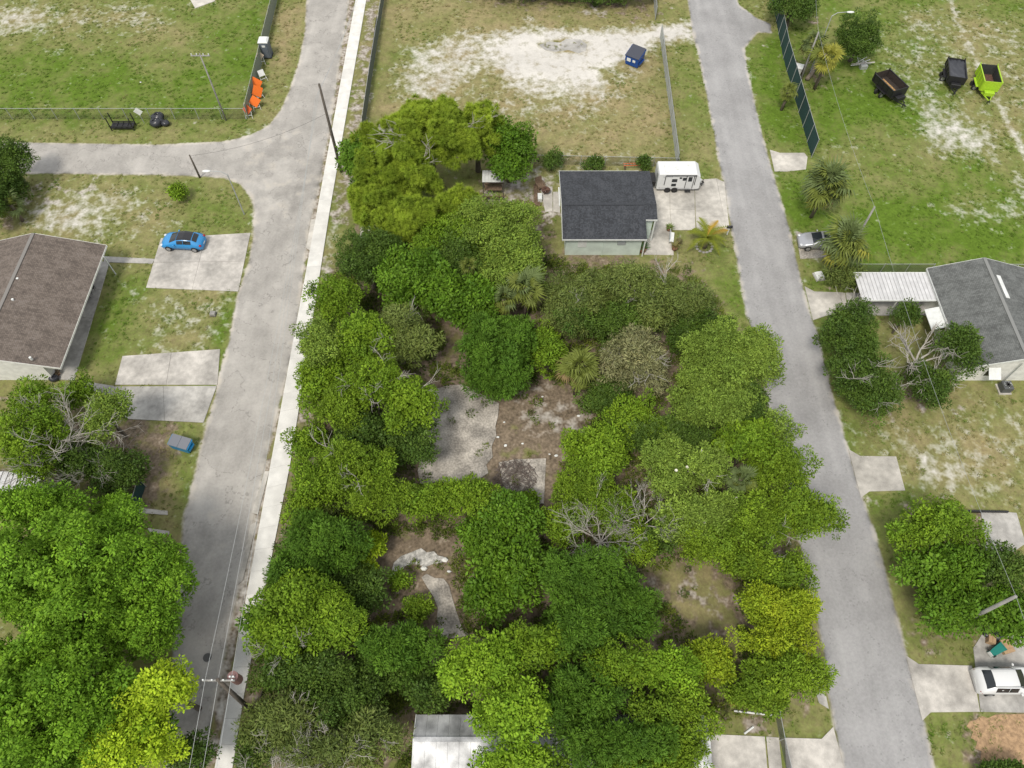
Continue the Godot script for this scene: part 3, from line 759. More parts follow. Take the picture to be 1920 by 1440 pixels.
# gabled house: s = span along the ridge [s0, s1], e = eave lines [e0, e1], er = ridge line; along_x says which way the ridge runs
func gable(o: Node3D, s0: float, s1: float, e0: float, e1: float, er: float, eh: float, rh: float, along_x: bool, wall: Material, roof: Material, trim: Material, over := 0.4, open_end := false, porch := 0.0):
	var P := func(s: float, e: float, y: float) -> Vector3:
		return Vector3(s, y, e) if along_x else Vector3(e, y, s)
	part("roof_slope", slope(P.call(s0, e0, eh), P.call(s1, e0, eh), P.call(s1, er, rh), P.call(s0, er, rh), 0.16), roof, o)
	part("roof_slope", slope(P.call(s0, e1, eh), P.call(s1, e1, eh), P.call(s1, er, rh), P.call(s0, er, rh), 0.16), roof, o)
	var cap := MB.new().box(P.call((s0 + s1) / 2, er, rh + 0.015), Vector3(s1 - s0, 0.05, 0.3) if along_x else Vector3(0.3, 0.05, s1 - s0))
	part("ridge_cap", cap, M.cap, o)
	var w0 := s0 + over
	var w1 := s1 - over
	var f0 := e0 + over * signf(er - e0)
	var f1 := e1 + over * signf(er - e1)
	f1 -= porch
	var top := eh - 0.05
	for e in [f0, f1]:
		part("wall", MB.new().box(P.call((w0 + w1) / 2, e, top / 2), Vector3(w1 - w0, top, 0.16) if along_x else Vector3(0.16, top, w1 - w0)), wall, o)
	for s in [w0 + 0.085, w1 - 0.085]:
		var mb := MB.new()
		var rings := []
		for k in [-0.08, 0.08]:
			rings.append([P.call(s + k, f0 + 0.09 * signf(er - f0), 0.0), P.call(s + k, f1 + 0.09 * signf(er - f1), 0.0), P.call(s + k, f1 + 0.09 * signf(er - f1), top), P.call(s + k, er, rh - 0.17), P.call(s + k, f0 + 0.09 * signf(er - f0), top)])
		mb.loft(rings)
		part("gable_wall", mb, wall, o)
	# fascia boards under the eaves and along the rakes
	for e in [e0, e1]:
		var out := signf(e - er) * 0.018
		part("fascia", MB.new().box(P.call((s0 + s1) / 2, e + out, eh - 0.09), Vector3(s1 - s0 + 0.04, 0.2, 0.03) if along_x else Vector3(0.03, 0.2, s1 - s0 + 0.04)), trim, o)
	for s in ([s0 - 0.02] if open_end else [s0 - 0.02, s1 + 0.02]):
		for e in [e0, e1]:
			var a: Vector3 = P.call(s, e, eh - 0.1)
			var b: Vector3 = P.call(s, er, rh - 0.1)
			var dn := Vector3(0, 0.11, 0)
			var th: Vector3 = P.call(0.015, 0.0, 0.0)
			part("rake_board", MB.new().loft([[a - dn - th, b - dn - th, b + dn - th, a + dn - th], [a - dn + th, b - dn + th, b + dn + th, a + dn + th]]), trim, o)

func window(o: Node3D, at: Vector3, w: float, h: float, face: Vector3, pane := true):
	var bas := Basis(Vector3.UP.cross(face), Vector3.UP, face)
	var f := part("window", MB.new().box(at, Vector3(w, h, 0.08), bas), M.white, o)
	if pane:
		part("pane", MB.new().box(at + face * 0.045, Vector3(w - 0.14, h - 0.14, 0.02), bas), M.glass, f)
	return f

func vent_pipe(o: Node3D, at: Vector3, r := 0.11, h := 0.35):
	part("roof_vent", MB.new().smooth(false).rod(at, at + Vector3(0, h, 0), r, 8), M.white, o)

func put_houses():
	var brown := StandardMaterial3D.new()
	brown.albedo_texture = shingle_tex(3, 0.8, 1.0, 0.02)
	brown.albedo_color = lin(0.172, 0.147, 0.132)
	brown.roughness = 0.95
	var slate := brown.duplicate()
	slate.albedo_texture = shingle_tex(5, 0.74, 1.0, -0.02)
	slate.albedo_color = lin(0.062, 0.065, 0.074)
	var grey := brown.duplicate()
	grey.albedo_texture = shingle_tex(8, 0.82, 1.0, 0.0)
	grey.albedo_color = lin(0.152, 0.16, 0.157)
	M.cap = plain(0.2, 0.19, 0.18, 0.95)
	var mint := grainy(0.66, 0.76, 0.7, M.t2, 0.1, 0.8)
	var metal := grainy(0.74, 0.75, 0.77, stain_tex(512, 91, 0.45, 1.25, 0.008, 0.03, 0.2), 0.09, 0.4)
	metal.metallic = 0.25
	M.ribbed = metal

	# brown roofed house on the left edge
	var h := thing("brown_house", "white walled house with brown shingle roof at the left edge", "house", Vector3.ZERO)
	gable(h, -48.95, -34.9, -51.3, -39.05, -45.2, 2.7, 4.35, false, M.white_wall, brown, M.white_wall, 0.45, false, 1.6)
	for v in [Vector3(-41.76, 3.2, -48.81), Vector3(-44.87, 4.2, -43.54), Vector3(-44.48, 4.2, -41.16), Vector3(-41.2, 3.7, -35.28)]:
		vent_pipe(h, v - Vector3(0, 0.25, 0))
	var door := part("door", MB.new().box(Vector3(-41.0, 1.05, -44.3), Vector3(0.08, 2.1, 1.0)), M.black, h)
	part("handle", MB.new().box(Vector3(-40.94, 1.0, -43.95), Vector3(0.05, 0.06, 0.12)), M.steel, door)
	window(h, Vector3(-41.02, 1.5, -47.2), 1.4, 1.1, Vector3.RIGHT)
	window(h, Vector3(-41.02, 1.5, -38.0), 1.6, 1.1, Vector3.RIGHT)
	part("downspout", MB.new().box(Vector3(-38.98, 1.3, -47.6), Vector3(0.08, 2.6, 0.08)), M.white, h)

	# mint green house with the dark roof
	h = thing("mint_house", "pale green house with dark shingle roof beside the travel trailer", "house", Vector3.ZERO)
	M.cap = slate
	gable(h, 4.9, 13.1, -59.2, -49.78, -53.6, 2.6, 3.5, true, mint, slate, M.white, 0.38, true)
	# wider northern part over the garage and porch
	var k := (3.5 - 2.6) / (53.6 - 49.78)
	var zp := -51.9
	var yp := 3.5 - (zp + 53.6) * k
	part("porch_roof", slope(Vector3(13.1, yp, zp), Vector3(14.25, yp, zp), Vector3(14.25, 3.497, -53.6), Vector3(13.1, 3.497, -53.6), 0.15), slate, h)
	part("porch_roof", slope(Vector3(13.1, 2.6, -59.2), Vector3(14.25, 2.6, -59.2), Vector3(14.25, 3.497, -53.6), Vector3(13.1, 3.497, -53.6), 0.15), slate, h)
	part("fascia", MB.new().box(Vector3(13.68, yp - 0.09, zp + 0.02), Vector3(1.16, 0.18, 0.03)), M.white, h)
	part("porch_wall", MB.new().box(Vector3(13.3, 1.25, -55.5), Vector3(1.2, 2.5, 6.6)), mint, h)
	part("garage_door", MB.new().box(Vector3(13.93, 1.05, -56.3), Vector3(0.06, 2.1, 2.4)), M.white, h)
	for p in [Vector3(14.05, 1.5, -51.95), Vector3(13.0, 1.3, -49.95)]:
		part("porch_post", MB.new().box(p - Vector3(0, 0.1, 0), Vector3(0.12, p.y * 2 - 0.2, 0.12)), M.white, h)
	window(h, Vector3(6.9, 1.7, -50.07), 0.85, 1.0, Vector3.BACK, false)
	var wv := part("wall_vent", MB.new().box(Vector3(10.75, 1.75, -50.06), Vector3(0.8, 0.45, 0.06)), plain(0.3, 0.33, 0.34), h)
	for i in 4:
		part("slat", MB.new().box(Vector3(10.75, 1.6 + i * 0.1, -50.02), Vector3(0.72, 0.03, 0.04)), M.galv, wv)
	part("downspout", MB.new().box(Vector3(8.95, 1.25, -50.05), Vector3(0.06, 2.5, 0.06)), mint, h)
	part("gutter", MB.new().box(Vector3(4.78, 2.5, -55.6), Vector3(0.14, 0.14, 2.6)), M.white, h)
	window(h, Vector3(5.24, 1.6, -56.8), 1.0, 1.0, Vector3.LEFT)

	# grey roofed house with the carport on the right edge
	h = thing("grey_house", "white house with grey shingle roof and carport at the right edge", "house", Vector3.ZERO)
	M.cap = plain(0.21, 0.215, 0.21, 0.95)
	gable(h, -46.05, -34.9, 39.1, 48.4, 43.7, 2.7, 4.2, false, M.white_wall, grey, M.white, 0.4)
	for v in [Vector3(44.45, 4, -42.84), Vector3(44.15, 4, -37.64)]:
		part("skylight", MB.new().cbox(Vector3(v.x, 3.95, v.z), Vector3(0.42, 0.16, 2.6), 0.04, Basis(Vector3.BACK, -0.31)), M.white, h)
	var aw := part("window_awning", slope(Vector3(37.95, 2.0, -39.45), Vector3(37.95, 2.0, -41.75), Vector3(39.15, 2.45, -41.75), Vector3(39.15, 2.45, -39.45), 0.06), M.white, h)
	aw.set_meta("label", "white metal awning on the street side")
	part("window_awning", slope(Vector3(41.55, 1.75, -34.3), Vector3(42.6, 1.75, -34.3), Vector3(42.6, 2.3, -35.2), Vector3(41.55, 2.3, -35.2), 0.06), M.white, h)
	window(h, Vector3(42.05, 1.4, -35.22), 0.9, 0.9, Vector3.BACK)
	window(h, Vector3(39.42, 1.4, -40.6), 1.8, 1.0, Vector3.LEFT)
	window(h, Vector3(39.42, 1.4, -37.4), 1.2, 1.0, Vector3.LEFT)
	part("service_mast", MB.new().rod(Vector3(43.95, 0.2, -35.1), Vector3(43.95, 3.1, -35.1), 0.05, 7), M.galv, h)
	# carport of ribbed metal panels
	var c := thing("carport", "ribbed white metal carport attached to the grey roofed house", "carport", Vector3.ZERO)
	var n := 19
	for i in n:
		var x := 32.2 + (39.0 - 32.2) * (i + 0.5) / n
		part("roof_panel", MB.new().cbox(Vector3(x, 2.45 + 0.004 * (i % 2), -44.1), Vector3(0.31, 0.05, 3.2), 0.02), M.ribbed2, c)
		part("panel_seam", MB.new().box(Vector3(x + 0.18, 2.47, -44.1), Vector3(0.045, 0.11, 3.2)), M.ribbed2, c)
	for z in [-45.74, -42.46]:
		part("edge_beam", MB.new().box(Vector3(35.6, 2.4, z), Vector3(6.9, 0.16, 0.08)), M.white, c)
	for x in [32.3, 35.6]:
		for z in [-45.6, -42.6]:
			part("post", MB.new().box(Vector3(x, 1.16, z), Vector3(0.09, 2.32, 0.09)), M.white, c)
	# metal roofed building at the bottom edge
	h = thing("metal_roof_house", "long low building with white metal roof at the bottom edge", "building", Vector3.ZERO)
	var xs := []
	for i in 27:
		xs.append(-6.4 + 19.3 * i / 26.0)
	for i in 26:
		part("roof_panel", slope(Vector3(xs[i] + 0.006, 2.7, -7.26), Vector3(xs[i + 1] - 0.006, 2.7, -7.26), Vector3(xs[i + 1] - 0.006, 3.5, -5.68), Vector3(xs[i] + 0.006, 3.5, -5.68), 0.07), metal, h)
		part("roof_panel", slope(Vector3(xs[i] + 0.006, 2.5, 0.2), Vector3(xs[i + 1] - 0.006, 2.5, 0.2), Vector3(xs[i + 1] - 0.006, 3.5, -5.66), Vector3(xs[i] + 0.006, 3.5, -5.66), 0.07), metal, h)
	part("ridge_cap", MB.new().box(Vector3(3.25, 3.515, -5.67), Vector3(19.3, 0.05, 0.3)), metal, h)
	part("wall", MB.new().box(Vector3(3.25, 1.23, -3.5), Vector3(18.5, 2.46, 6.6)), M.white_wall, h)
	part("rake_board", MB.new().loft([[Vector3(-6.45, 2.5, -7.26), Vector3(-6.45, 3.3, -5.67), Vector3(-6.45, 3.55, -5.67), Vector3(-6.45, 2.74, -7.28)], [Vector3(-6.4, 2.5, -7.26), Vector3(-6.4, 3.3, -5.67), Vector3(-6.4, 3.55, -5.67), Vector3(-6.4, 2.74, -7.28)]]), M.white, h)
	part("rake_board", MB.new().loft([[Vector3(-6.45, 2.3, 0.2), Vector3(-6.45, 3.3, -5.67), Vector3(-6.45, 3.55, -5.67), Vector3(-6.45, 2.54, 0.2)], [Vector3(-6.4, 2.3, 0.2), Vector3(-6.4, 3.3, -5.67), Vector3(-6.4, 3.55, -5.67), Vector3(-6.4, 2.54, 0.2)]]), M.white, h)
	# ribbed shed on the left edge
	h = thing("ribbed_shed", "low shed with ribbed white metal roof at the left edge", "shed", Vector3.ZERO)
	for i in 16:
		var x := -45.0 + 7.5 * (i + 0.5) / 16
		part("roof_panel", MB.new().cbox(Vector3(x, 2.3, -24.3), Vector3(0.4, 0.05, 2.0), 0.02), M.ribbed2, h)
		part("panel_seam", MB.new().box(Vector3(x + 0.234, 2.33, -24.3), Vector3(0.05, 0.12, 2.0)), M.ribbed2, h)
	part("wall", MB.new().box(Vector3(-41.25, 1.1, -24.3), Vector3(7.1, 2.24, 1.7)), M.white_wall, h)


func wire_mesh(length: float, height: float, step := 0.16, w := 0.008) -> ArrayMesh:
	var st := SurfaceTool.new()
	st.begin(Mesh.PRIMITIVE_TRIANGLES)
	for lean in [1.0, -1.0]:
		var x := -height
		while x < length + height:
			var x0 := x
			var x1: float = x + lean * height
			var lo := Vector2(x0, 0.05)
			var hi := Vector2(x1, height)
			if maxf(x0, x1) > 0.0 and minf(x0, x1) < length:
				# clip to the bay
				if lo.x < 0.0 or lo.x > length:
					var t := ((0.0 if lo.x < 0.0 else length) - lo.x) / (hi.x - lo.x)
					lo = lo.lerp(hi, t)
				if hi.x < 0.0 or hi.x > length:
					var t := ((0.0 if hi.x < 0.0 else length) - lo.x) / (hi.x - lo.x)
					hi = lo.lerp(hi, t)
				var s := (hi - lo).normalized().orthogonal() * w
				for z in [0.0]:
					var q := [Vector3(lo.x - s.x, lo.y - s.y, -w), Vector3(lo.x + s.x, lo.y + s.y, w), Vector3(hi.x + s.x, hi.y + s.y, w), Vector3(hi.x - s.x, hi.y - s.y, -w)]
					for k in [0, 1, 2, 0, 2, 3]:
						st.set_normal(Vector3.BACK)
						st.add_vertex(q[k])
			x += step
	return st.commit()

# a fence along a line of ground points: posts, rail and either wire or a cloth screen between them
func fence(called: String, label: String, pts: Array, h: float, style: String, cloth: Material = null, post_mat: Material = null):
	var o := thing(called, label, "fence", pts[0])
	var pm: Material = post_mat if post_mat else M.galv
	for i in pts.size() - 1:
		var a: Vector3 = pts[i] - pts[0]
		var b: Vector3 = pts[i + 1] - pts[0]
		var n := maxi(1, int(round(a.distance_to(b) / 2.6)))
		var turn := -atan2(b.z - a.z, b.x - a.x)
		for k in n + 1:
			if k == n and i < pts.size() - 2:
				continue
			part("post", MB.new().rod(Vector3(0, -0.1, 0), Vector3(0, h + 0.06, 0), 0.035, 6), pm, o, a.lerp(b, float(k) / n))
		part("top_rail", MB.new().rod(Vector3(0, h, 0), Vector3(a.distance_to(b), h, 0), 0.024, 5), pm, o, a, turn)
		var step := a.distance_to(b) / n
		var sheet: ArrayMesh
		if style == "wire":
			sheet = wire_mesh(step, h)
		for k in n:
			if style == "wire":
				part("wire_mesh", sheet, M.galv, o, a.lerp(b, float(k) / n), turn).set_meta("kind", "stuff")
			else:
				# cloth sags a little between the ties
				var mb := MB.new().smooth(true)
				var g := RandomNumberGenerator.new()
				g.seed = k * 7 + i
				var c := 8
				var grid_ := []
				for u in c + 1:
					var col := []
					for v in 4:
						var dz := 0.05 + (g.randf_range(-0.03, 0.03) if u > 0 and u < c else 0.0)
						col.append(Vector3(step * u / c, 0.04 + (h - 0.07) * v / 3.0 - (0.05 * sin(PI * u / c) if v == 3 else 0.0), dz))
					grid_.append(col)
				for u in c:
					for v in 3:
						for side in [1.0, -1.0]:
							var off := Vector3(0, 0, 0.006 * side)
							mb.oquad(grid_[u][v] + off, grid_[u + 1][v] + off, grid_[u + 1][v + 1] + off, grid_[u][v + 1] + off, grid_[u][v] - off * 900.0)
				part("screen_panel", mb, cloth, o, a.lerp(b, float(k) / n), turn)
	return o

func put_fences():
	var teal := grainy(0.012, 0.05, 0.05, M.t2, 0.5, 0.85)
	var sage := grainy(0.2, 0.23, 0.18, M.t2, 0.5, 0.9)
	var dark := grainy(0.1, 0.12, 0.1, M.t2, 0.5, 0.9)
	var ash := grainy(0.42, 0.44, 0.42, M.t2, 0.5, 0.9)
	M.silt = plain(0.012, 0.012, 0.013, 0.8)
	fence("screen_fence", "grey green screened fence along the upper left street", [Vector3(-30.16, 0, -70.59), Vector3(-30.78, 0, -97.46)], 1.8, "cloth", sage)
	fence("chain_link_fence", "chain link fence across the upper left field", [Vector3(-62.21, 0, -70.41), Vector3(-49.4, 0, -70.41), Vector3(-30.31, 0, -70.41)], 1.5, "wire")
	fence("screen_fence", "dark screened fence beside the upper sidewalk", [Vector3(-16.76, 0, -67.36), Vector3(-16.8, 0, -79.48), Vector3(-16.71, 0, -97.46)], 1.6, "cloth", dark)
	fence("screen_fence", "pale grey mesh fence right of the sandy dumpster lot", [Vector3(17.9, 0, -62.75), Vector3(18.46, 0, -85.59)], 1.8, "cloth", ash)
	fence("screen_fence", "short mesh fence at the top edge above the sandy drive", [Vector3(18.24, 0, -89.38), Vector3(18.63, 0, -97.46)], 1.8, "cloth", ash)
	fence("screen_fence", "tall dark green screened fence along the upper right street", [Vector3(32.89, 0, -64.09), Vector3(33.09, 0, -81.54), Vector3(34.11, 0, -96.23)], 2.5, "cloth", teal)
	fence("chain_link_fence", "chain link fence behind the green house", [Vector3(2.21, 0, -63.08), Vector3(18, 0, -62.58)], 1.3, "wire")
	fence("chain_link_fence", "chain link fence behind the metal carport", [Vector3(33.69, 0, -47.61), Vector3(40.94, 0, -47.61)], 1.5, "wire")
	fence("chain_link_fence", "chain link fence beyond the grey roofed house", [Vector3(47.65, 0, -47.61), Vector3(54.01, 0, -47.47)], 1.5, "wire")
	fence("screen_fence", "short dark green screened fence by the left wheel strips", [Vector3(-30.22, 0, -25.01), Vector3(-30.29, 0, -21.63)], 1.6, "cloth", teal)
	fence("chain_link_fence", "chain link fence at the bottom beside the stained driveway", [Vector3(18.52, 0, -7.62), Vector3(18.55, 0, -5.98), Vector3(18.68, 0, -3.63)], 1.2, "wire")
	for s in [["low black silt fence by the lot corner below the pine", [Vector3(-16.68, 0, -60.06), Vector3(-16.12, 0, -54.87)]], ["black silt fence strip at the sidewalk left of the old slab", [Vector3(-17.26, 0, -30.29), Vector3(-17.15, 0, -27.94)]], ["black silt fence strip beside the leaning utility pole", [Vector3(-17.66, 0, -9.17), Vector3(-17.74, 0, -7.69)]], ["black silt fence strip along the dark fence", [Vector3(-17.13, 0, -89.15), Vector3(-17.06, 0, -79.48), Vector3(-16.9, 0, -67.54)]]]:
		fence("silt_fence", s[0], s[1], 0.7, "cloth", M.silt, M.pole)


func utility_pole(label: String, foot: Vector3, top: Vector3, mat: Material, arms := 1, r := 0.15):
	var o := thing("utility_pole", label, "utility pole", foot)
	var t := top - foot
	part("shaft", MB.new().smooth(true).tube([Vector3(0, -0.3, 0), t * 0.5, t], [r * 1.15, r, r * 0.75], 9), mat, o)
	for i in arms:
		var y := t - t.normalized() * (0.25 + i * 0.8)
		var arm := part("cross_arm", MB.new().box(y, Vector3(2.0, 0.1, 0.1)), M.pole_grey, o)
		for x in [-0.9, -0.35, 0.35, 0.9]:
			part("insulator", MB.new().rod(y + Vector3(x, 0.05, 0), y + Vector3(x, 0.25, 0), 0.05, 6), M.white, arm)
	return o

func wire(label: String, a: Vector3, b: Vector3, sag: float, r := 0.011, mat: Material = null):
	var pts := []
	var rad := []
	for i in 13:
		var t := i / 12.0
		pts.append(a.lerp(b, t) - Vector3(0, sag * 4.0 * t * (1.0 - t), 0))
		rad.append(r)
	var o: MeshInstance3D = part("power_line", MB.new().tube(pts, rad, 4), mat if mat else M.galv, self)
	o.name = numbered("power_line")
	tag(o, label, "cable", "overhead cables")

func put_poles():
	var up := Vector3(-18.5, 0, -61.92)
	var low := Vector3(-18.45, 0, -7.9)
	utility_pole("tall dark utility pole beside the upper sidewalk", up, up + Vector3(0, 11, 0), M.pole, 0)
	var lowtop := Vector3(-18.09, 8.4, -8.49)
	var o: Node3D = utility_pole("leaning utility pole with transformer at the lower sidewalk", low, lowtop, M.pole, 1, 0.16)
	var tr := part("transformer", MB.new().smooth(false).rod(lowtop - low + Vector3(0.75, -1.5, -0.25), lowtop - low + Vector3(0.75, -0.45, -0.25), 0.32, 12), plain(0.14, 0.075, 0.07, 0.6), o)
	part("lid", MB.new().rod(lowtop - low + Vector3(0.75, -0.45, -0.25), lowtop - low + Vector3(0.75, -0.38, -0.25), 0.34, 12), plain(0.17, 0.09, 0.085, 0.6), tr)
	for k in 2:
		part("bushing", MB.new().rod(lowtop - low + Vector3(0.65 + 0.2 * k, -0.4, -0.2), lowtop - low + Vector3(0.65 + 0.2 * k, -0.15, -0.2), 0.06, 7), M.white, tr)
	var far := Vector3(-32.66, 0, -70.23)
	utility_pole("thin grey pole behind the chain link fence in the upper left field", far, far + Vector3(0, 8.5, 0), M.pole_grey, 1, 0.09)
	var st := Vector3(-33.63, 0, -61.02)
	utility_pole("short dark post at the corner of the side street", st, st + Vector3(0, 3.1, 0), M.pole, 0, 0.1)
	var e1 := Vector3(34.14, 6.6, -76.85)
	utility_pole("grey pole between the upper right palms", Vector3(e1.x, 0, e1.z), e1, M.pole_grey, 0, 0.11)
	var e2 := Vector3(32.99, 7.5, -49.23)
	utility_pole("grey pole above the silver car palms", Vector3(e2.x, 0, e2.z), e2, M.pole_grey, 0, 0.11)
	var e3 := Vector3(32.36, 9, -13.43)
	utility_pole("pale grey pole in the trees above the cardboard boxes", Vector3(e3.x, 0, e3.z), e3, M.pole_grey, 0, 0.14)
	# street lamps
	for s in [["street lamp with curved arm in the upper right field", Vector3(35.54, 8, -78.22), 1.0], ["thin street lamp at the corner of the side street", Vector3(-27.84, 5.8, -55.62), -1.0]]:
		var tp: Vector3 = s[1]
		var l := thing("street_lamp", s[0], "street lamp", Vector3(tp.x, 0, tp.z))
		part("pole", MB.new().rod(Vector3(0, -0.1, 0), Vector3(0, tp.y - 0.4, 0), 0.07, 7, 0.045), M.galv, l)
		part("arm", MB.new().tube([Vector3(0, tp.y - 0.4, 0), Vector3(s[2] * 0.5, tp.y, 0), Vector3(s[2] * 1.6, tp.y + 0.1, 0)], [0.045, 0.04, 0.035], 6), M.galv, l)
		part("lamp_head", MB.new().smooth(true).blob(Vector3(s[2] * 1.9, tp.y + 0.08, 0), Vector3(0.45, 0.09, 0.17)), M.white, l)
	# cables
	var hi := up + Vector3(0, 10.6, 0)
	for k in 3:
		wire(["upper cable along the left street to the far end", "middle cable along the left street to the far end", "lower cable along the left street to the far end"][k], hi + Vector3(-0.4 * k, -0.7 * k, 0), Vector3(-16.14, 10, -83.49) + Vector3(-0.4 * k, -0.6 * k, 0), 0.6)
		wire(["outer cable along the left street to the leaning pole", "middle cable along the left street to the leaning pole", "inner cable along the left street to the leaning pole"][k], hi + Vector3(-0.4 * k, -0.7 * k, 0), lowtop + Vector3(-0.8 + 0.8 * k, -0.1, 0), 0.8, 0.013)
		wire(["outer cable below the leaning pole", "middle cable below the leaning pole", "inner cable below the leaning pole"][k], lowtop + Vector3(-0.8 + 0.8 * k, -0.1, 0), lowtop + Vector3(-0.8 + 0.8 * k, 0.3, 22), 0.6, 0.013)
	wire("cable crossing the junction to the short post", hi + Vector3(0, -3, 0), st + Vector3(0, 3.0, 0), 0.8, 0.012, M.black)
	wire("cable between the two upper right poles", e1, e2, 0.6)
	wire("cable from the silver car palms to the lower right pole", e2, e3, 0.8)
	wire("cable leaving the lower right pole at the bottom", e3, e3 + Vector3(1.2, 0, 20), 0.5)
	wire("cable running off the top beside the dark green fence", e1, Vector3(36.74, 7, -91.12), 0.5)


func wheel(o: Node3D, at: Vector3, r: float, w: float, rim_mat: Material):
	var t := part("wheel", MB.new().smooth(false).rod(Vector3(0, 0, -w / 2), Vector3(0, 0, w / 2), r, 16), M.rubber, o, at)
	var s := signf(at.z)
	part("rim", MB.new().rod(Vector3(0, 0, s * (w / 2 - 0.02)), Vector3(0, 0, s * (w / 2 + 0.015)), r * 0.64, 12), rim_mat, t)

# stations: x, half width, belt height, top height, half width at the top
func car(called: String, label: String, at: Vector3, turn: float, len_: float, st: Array, body: Material, roof: Material, w_front: int, w_back: int, rails := false, tail_glass := true):
	var o := thing(called, label, "car", at, turn)
	var sill := 0.24
	var rings := []
	for s in st:
		var x: float = s[0] * len_ / 2
		var hw: float = s[1]
		var m: float = (sill + s[2]) / 2
		rings.append([Vector3(x, sill, hw * 0.92), Vector3(x, m, hw), Vector3(x, s[2], hw * 0.97), Vector3(x, s[3] - 0.06, s[4]), Vector3(x, s[3], s[4] * 0.55),
			Vector3(x, s[3], -s[4] * 0.55), Vector3(x, s[3] - 0.06, -s[4]), Vector3(x, s[2], -hw * 0.97), Vector3(x, m, -hw), Vector3(x, sill, -hw * 0.92)])
	part("body", MB.new().smooth(true).loft(rings), body, o)
	var cen := Vector3(0, 0.6, 0)
	var panel := func(nm: String, q: Array, mat: Material, lift: float):
		var n: Vector3 = (q[1] - q[0]).cross(q[3] - q[0]).normalized()
		if n.dot((q[0] + q[2]) / 2 - cen) < 0:
			n = -n
		var mb := MB.new()
		var up := []
		for p in q:
			up.append(p + n * lift)
		mb.oquad(up[0], up[1], up[2], up[3], cen)
		for k in 4:
			mb.oquad(q[k], q[(k + 1) % 4], up[(k + 1) % 4], up[k], cen)
		return part(nm, mb, mat, o)
	var inset := func(a: Vector3, b: Vector3, c: Vector3, d: Vector3, u: float, v: float) -> Array:
		# a b lower edge, d c upper edge
		var r := []
		for k in [[u, v], [1 - u, v], [1 - u, 1 - v], [u, 1 - v]]:
			r.append(a.lerp(b, k[0]).lerp(d.lerp(c, k[0]), k[1]))
		return r
	# windscreen, rear window and roof follow the crown of the body in three strips
	var strips := func(nm: String, i: int, j: int, mat: Material, u0: float, u1: float, edge: float):
		var mb := MB.new()
		for k in [3, 4, 5]:
			var lo0: Vector3 = rings[i][k].lerp(rings[j][k], u0)
			var lo1: Vector3 = rings[i][k + 1].lerp(rings[j][k + 1], u0)
			var hi0: Vector3 = rings[i][k].lerp(rings[j][k], u1)
			var hi1: Vector3 = rings[i][k + 1].lerp(rings[j][k + 1], u1)
			var q := [lo0, lo1, hi1, hi0]
			for m in 4:
				q[m].z *= edge
				q[m] += Vector3(signf(q[m].x) * 0.012, 0.014, 0)
			mb.oquad(q[0], q[1], q[2], q[3], cen)
		part(nm, mb, mat, o)
	strips.call("windscreen", w_front, w_front + 1, M.glass, 0.06, 0.94, 0.93)
	if tail_glass:
		strips.call("rear_window", w_back + 1, w_back, M.glass, 0.12, 0.9, 0.9)
	for side in [[2, 3], [7, 6]]:
		for i in range(w_front + 1, w_back):
			panel.call("side_window", inset.call(rings[i][side[0]], rings[i + 1][side[0]], rings[i + 1][side[1]], rings[i][side[1]], 0.03, 0.12), M.glass, 0.015)
	if roof:
		for i in range(w_front + 1, w_back):
			strips.call("roof_panel", i, i + 1, roof, 0.0, 1.0, 0.97)
	if rails:
		for s in [-1.0, 1.0]:
			part("roof_rail", MB.new().box(Vector3((rings[w_front + 1][4].x + rings[w_back][4].x) / 2, rings[w_front + 1][4].y + 0.05, s * (st[w_front + 1][4] - 0.05)), Vector3(1.9, 0.04, 0.04)), M.steel, o)
	var hw0: float = st[3][1]
	for x in [-0.62, 0.62]:
		for s in [-1.0, 1.0]:
			wheel(o, Vector3(x * len_ / 2, 0.33, s * (hw0 - 0.07)), 0.33, 0.22, M.steel)
	for s in [-1.0, 1.0]:
		part("headlight", MB.new().smooth(true).blob(Vector3(-len_ / 2 * 0.93, 0.62, s * st[1][1] * 0.78), Vector3(0.16, 0.09, 0.17)), M.lens, o)
		part("tail_light", MB.new().smooth(true).blob(Vector3(len_ / 2 * 0.93, 0.78, s * st[st.size() - 2][1] * 0.86), Vector3(0.14, 0.1, 0.14)), M.red_lens, o)
		part("wing_mirror", MB.new().smooth(true).blob(Vector3(st[w_front + 1][0] * len_ / 2 - 0.25, st[w_front][2] + 0.1, s * (hw0 + 0.1)), Vector3(0.08, 0.08, 0.12)), body, o)
	part("number_plate", MB.new().box(Vector3(len_ / 2 + 0.005, 0.55, 0), Vector3(0.02, 0.13, 0.4)), M.white, o)
	return o

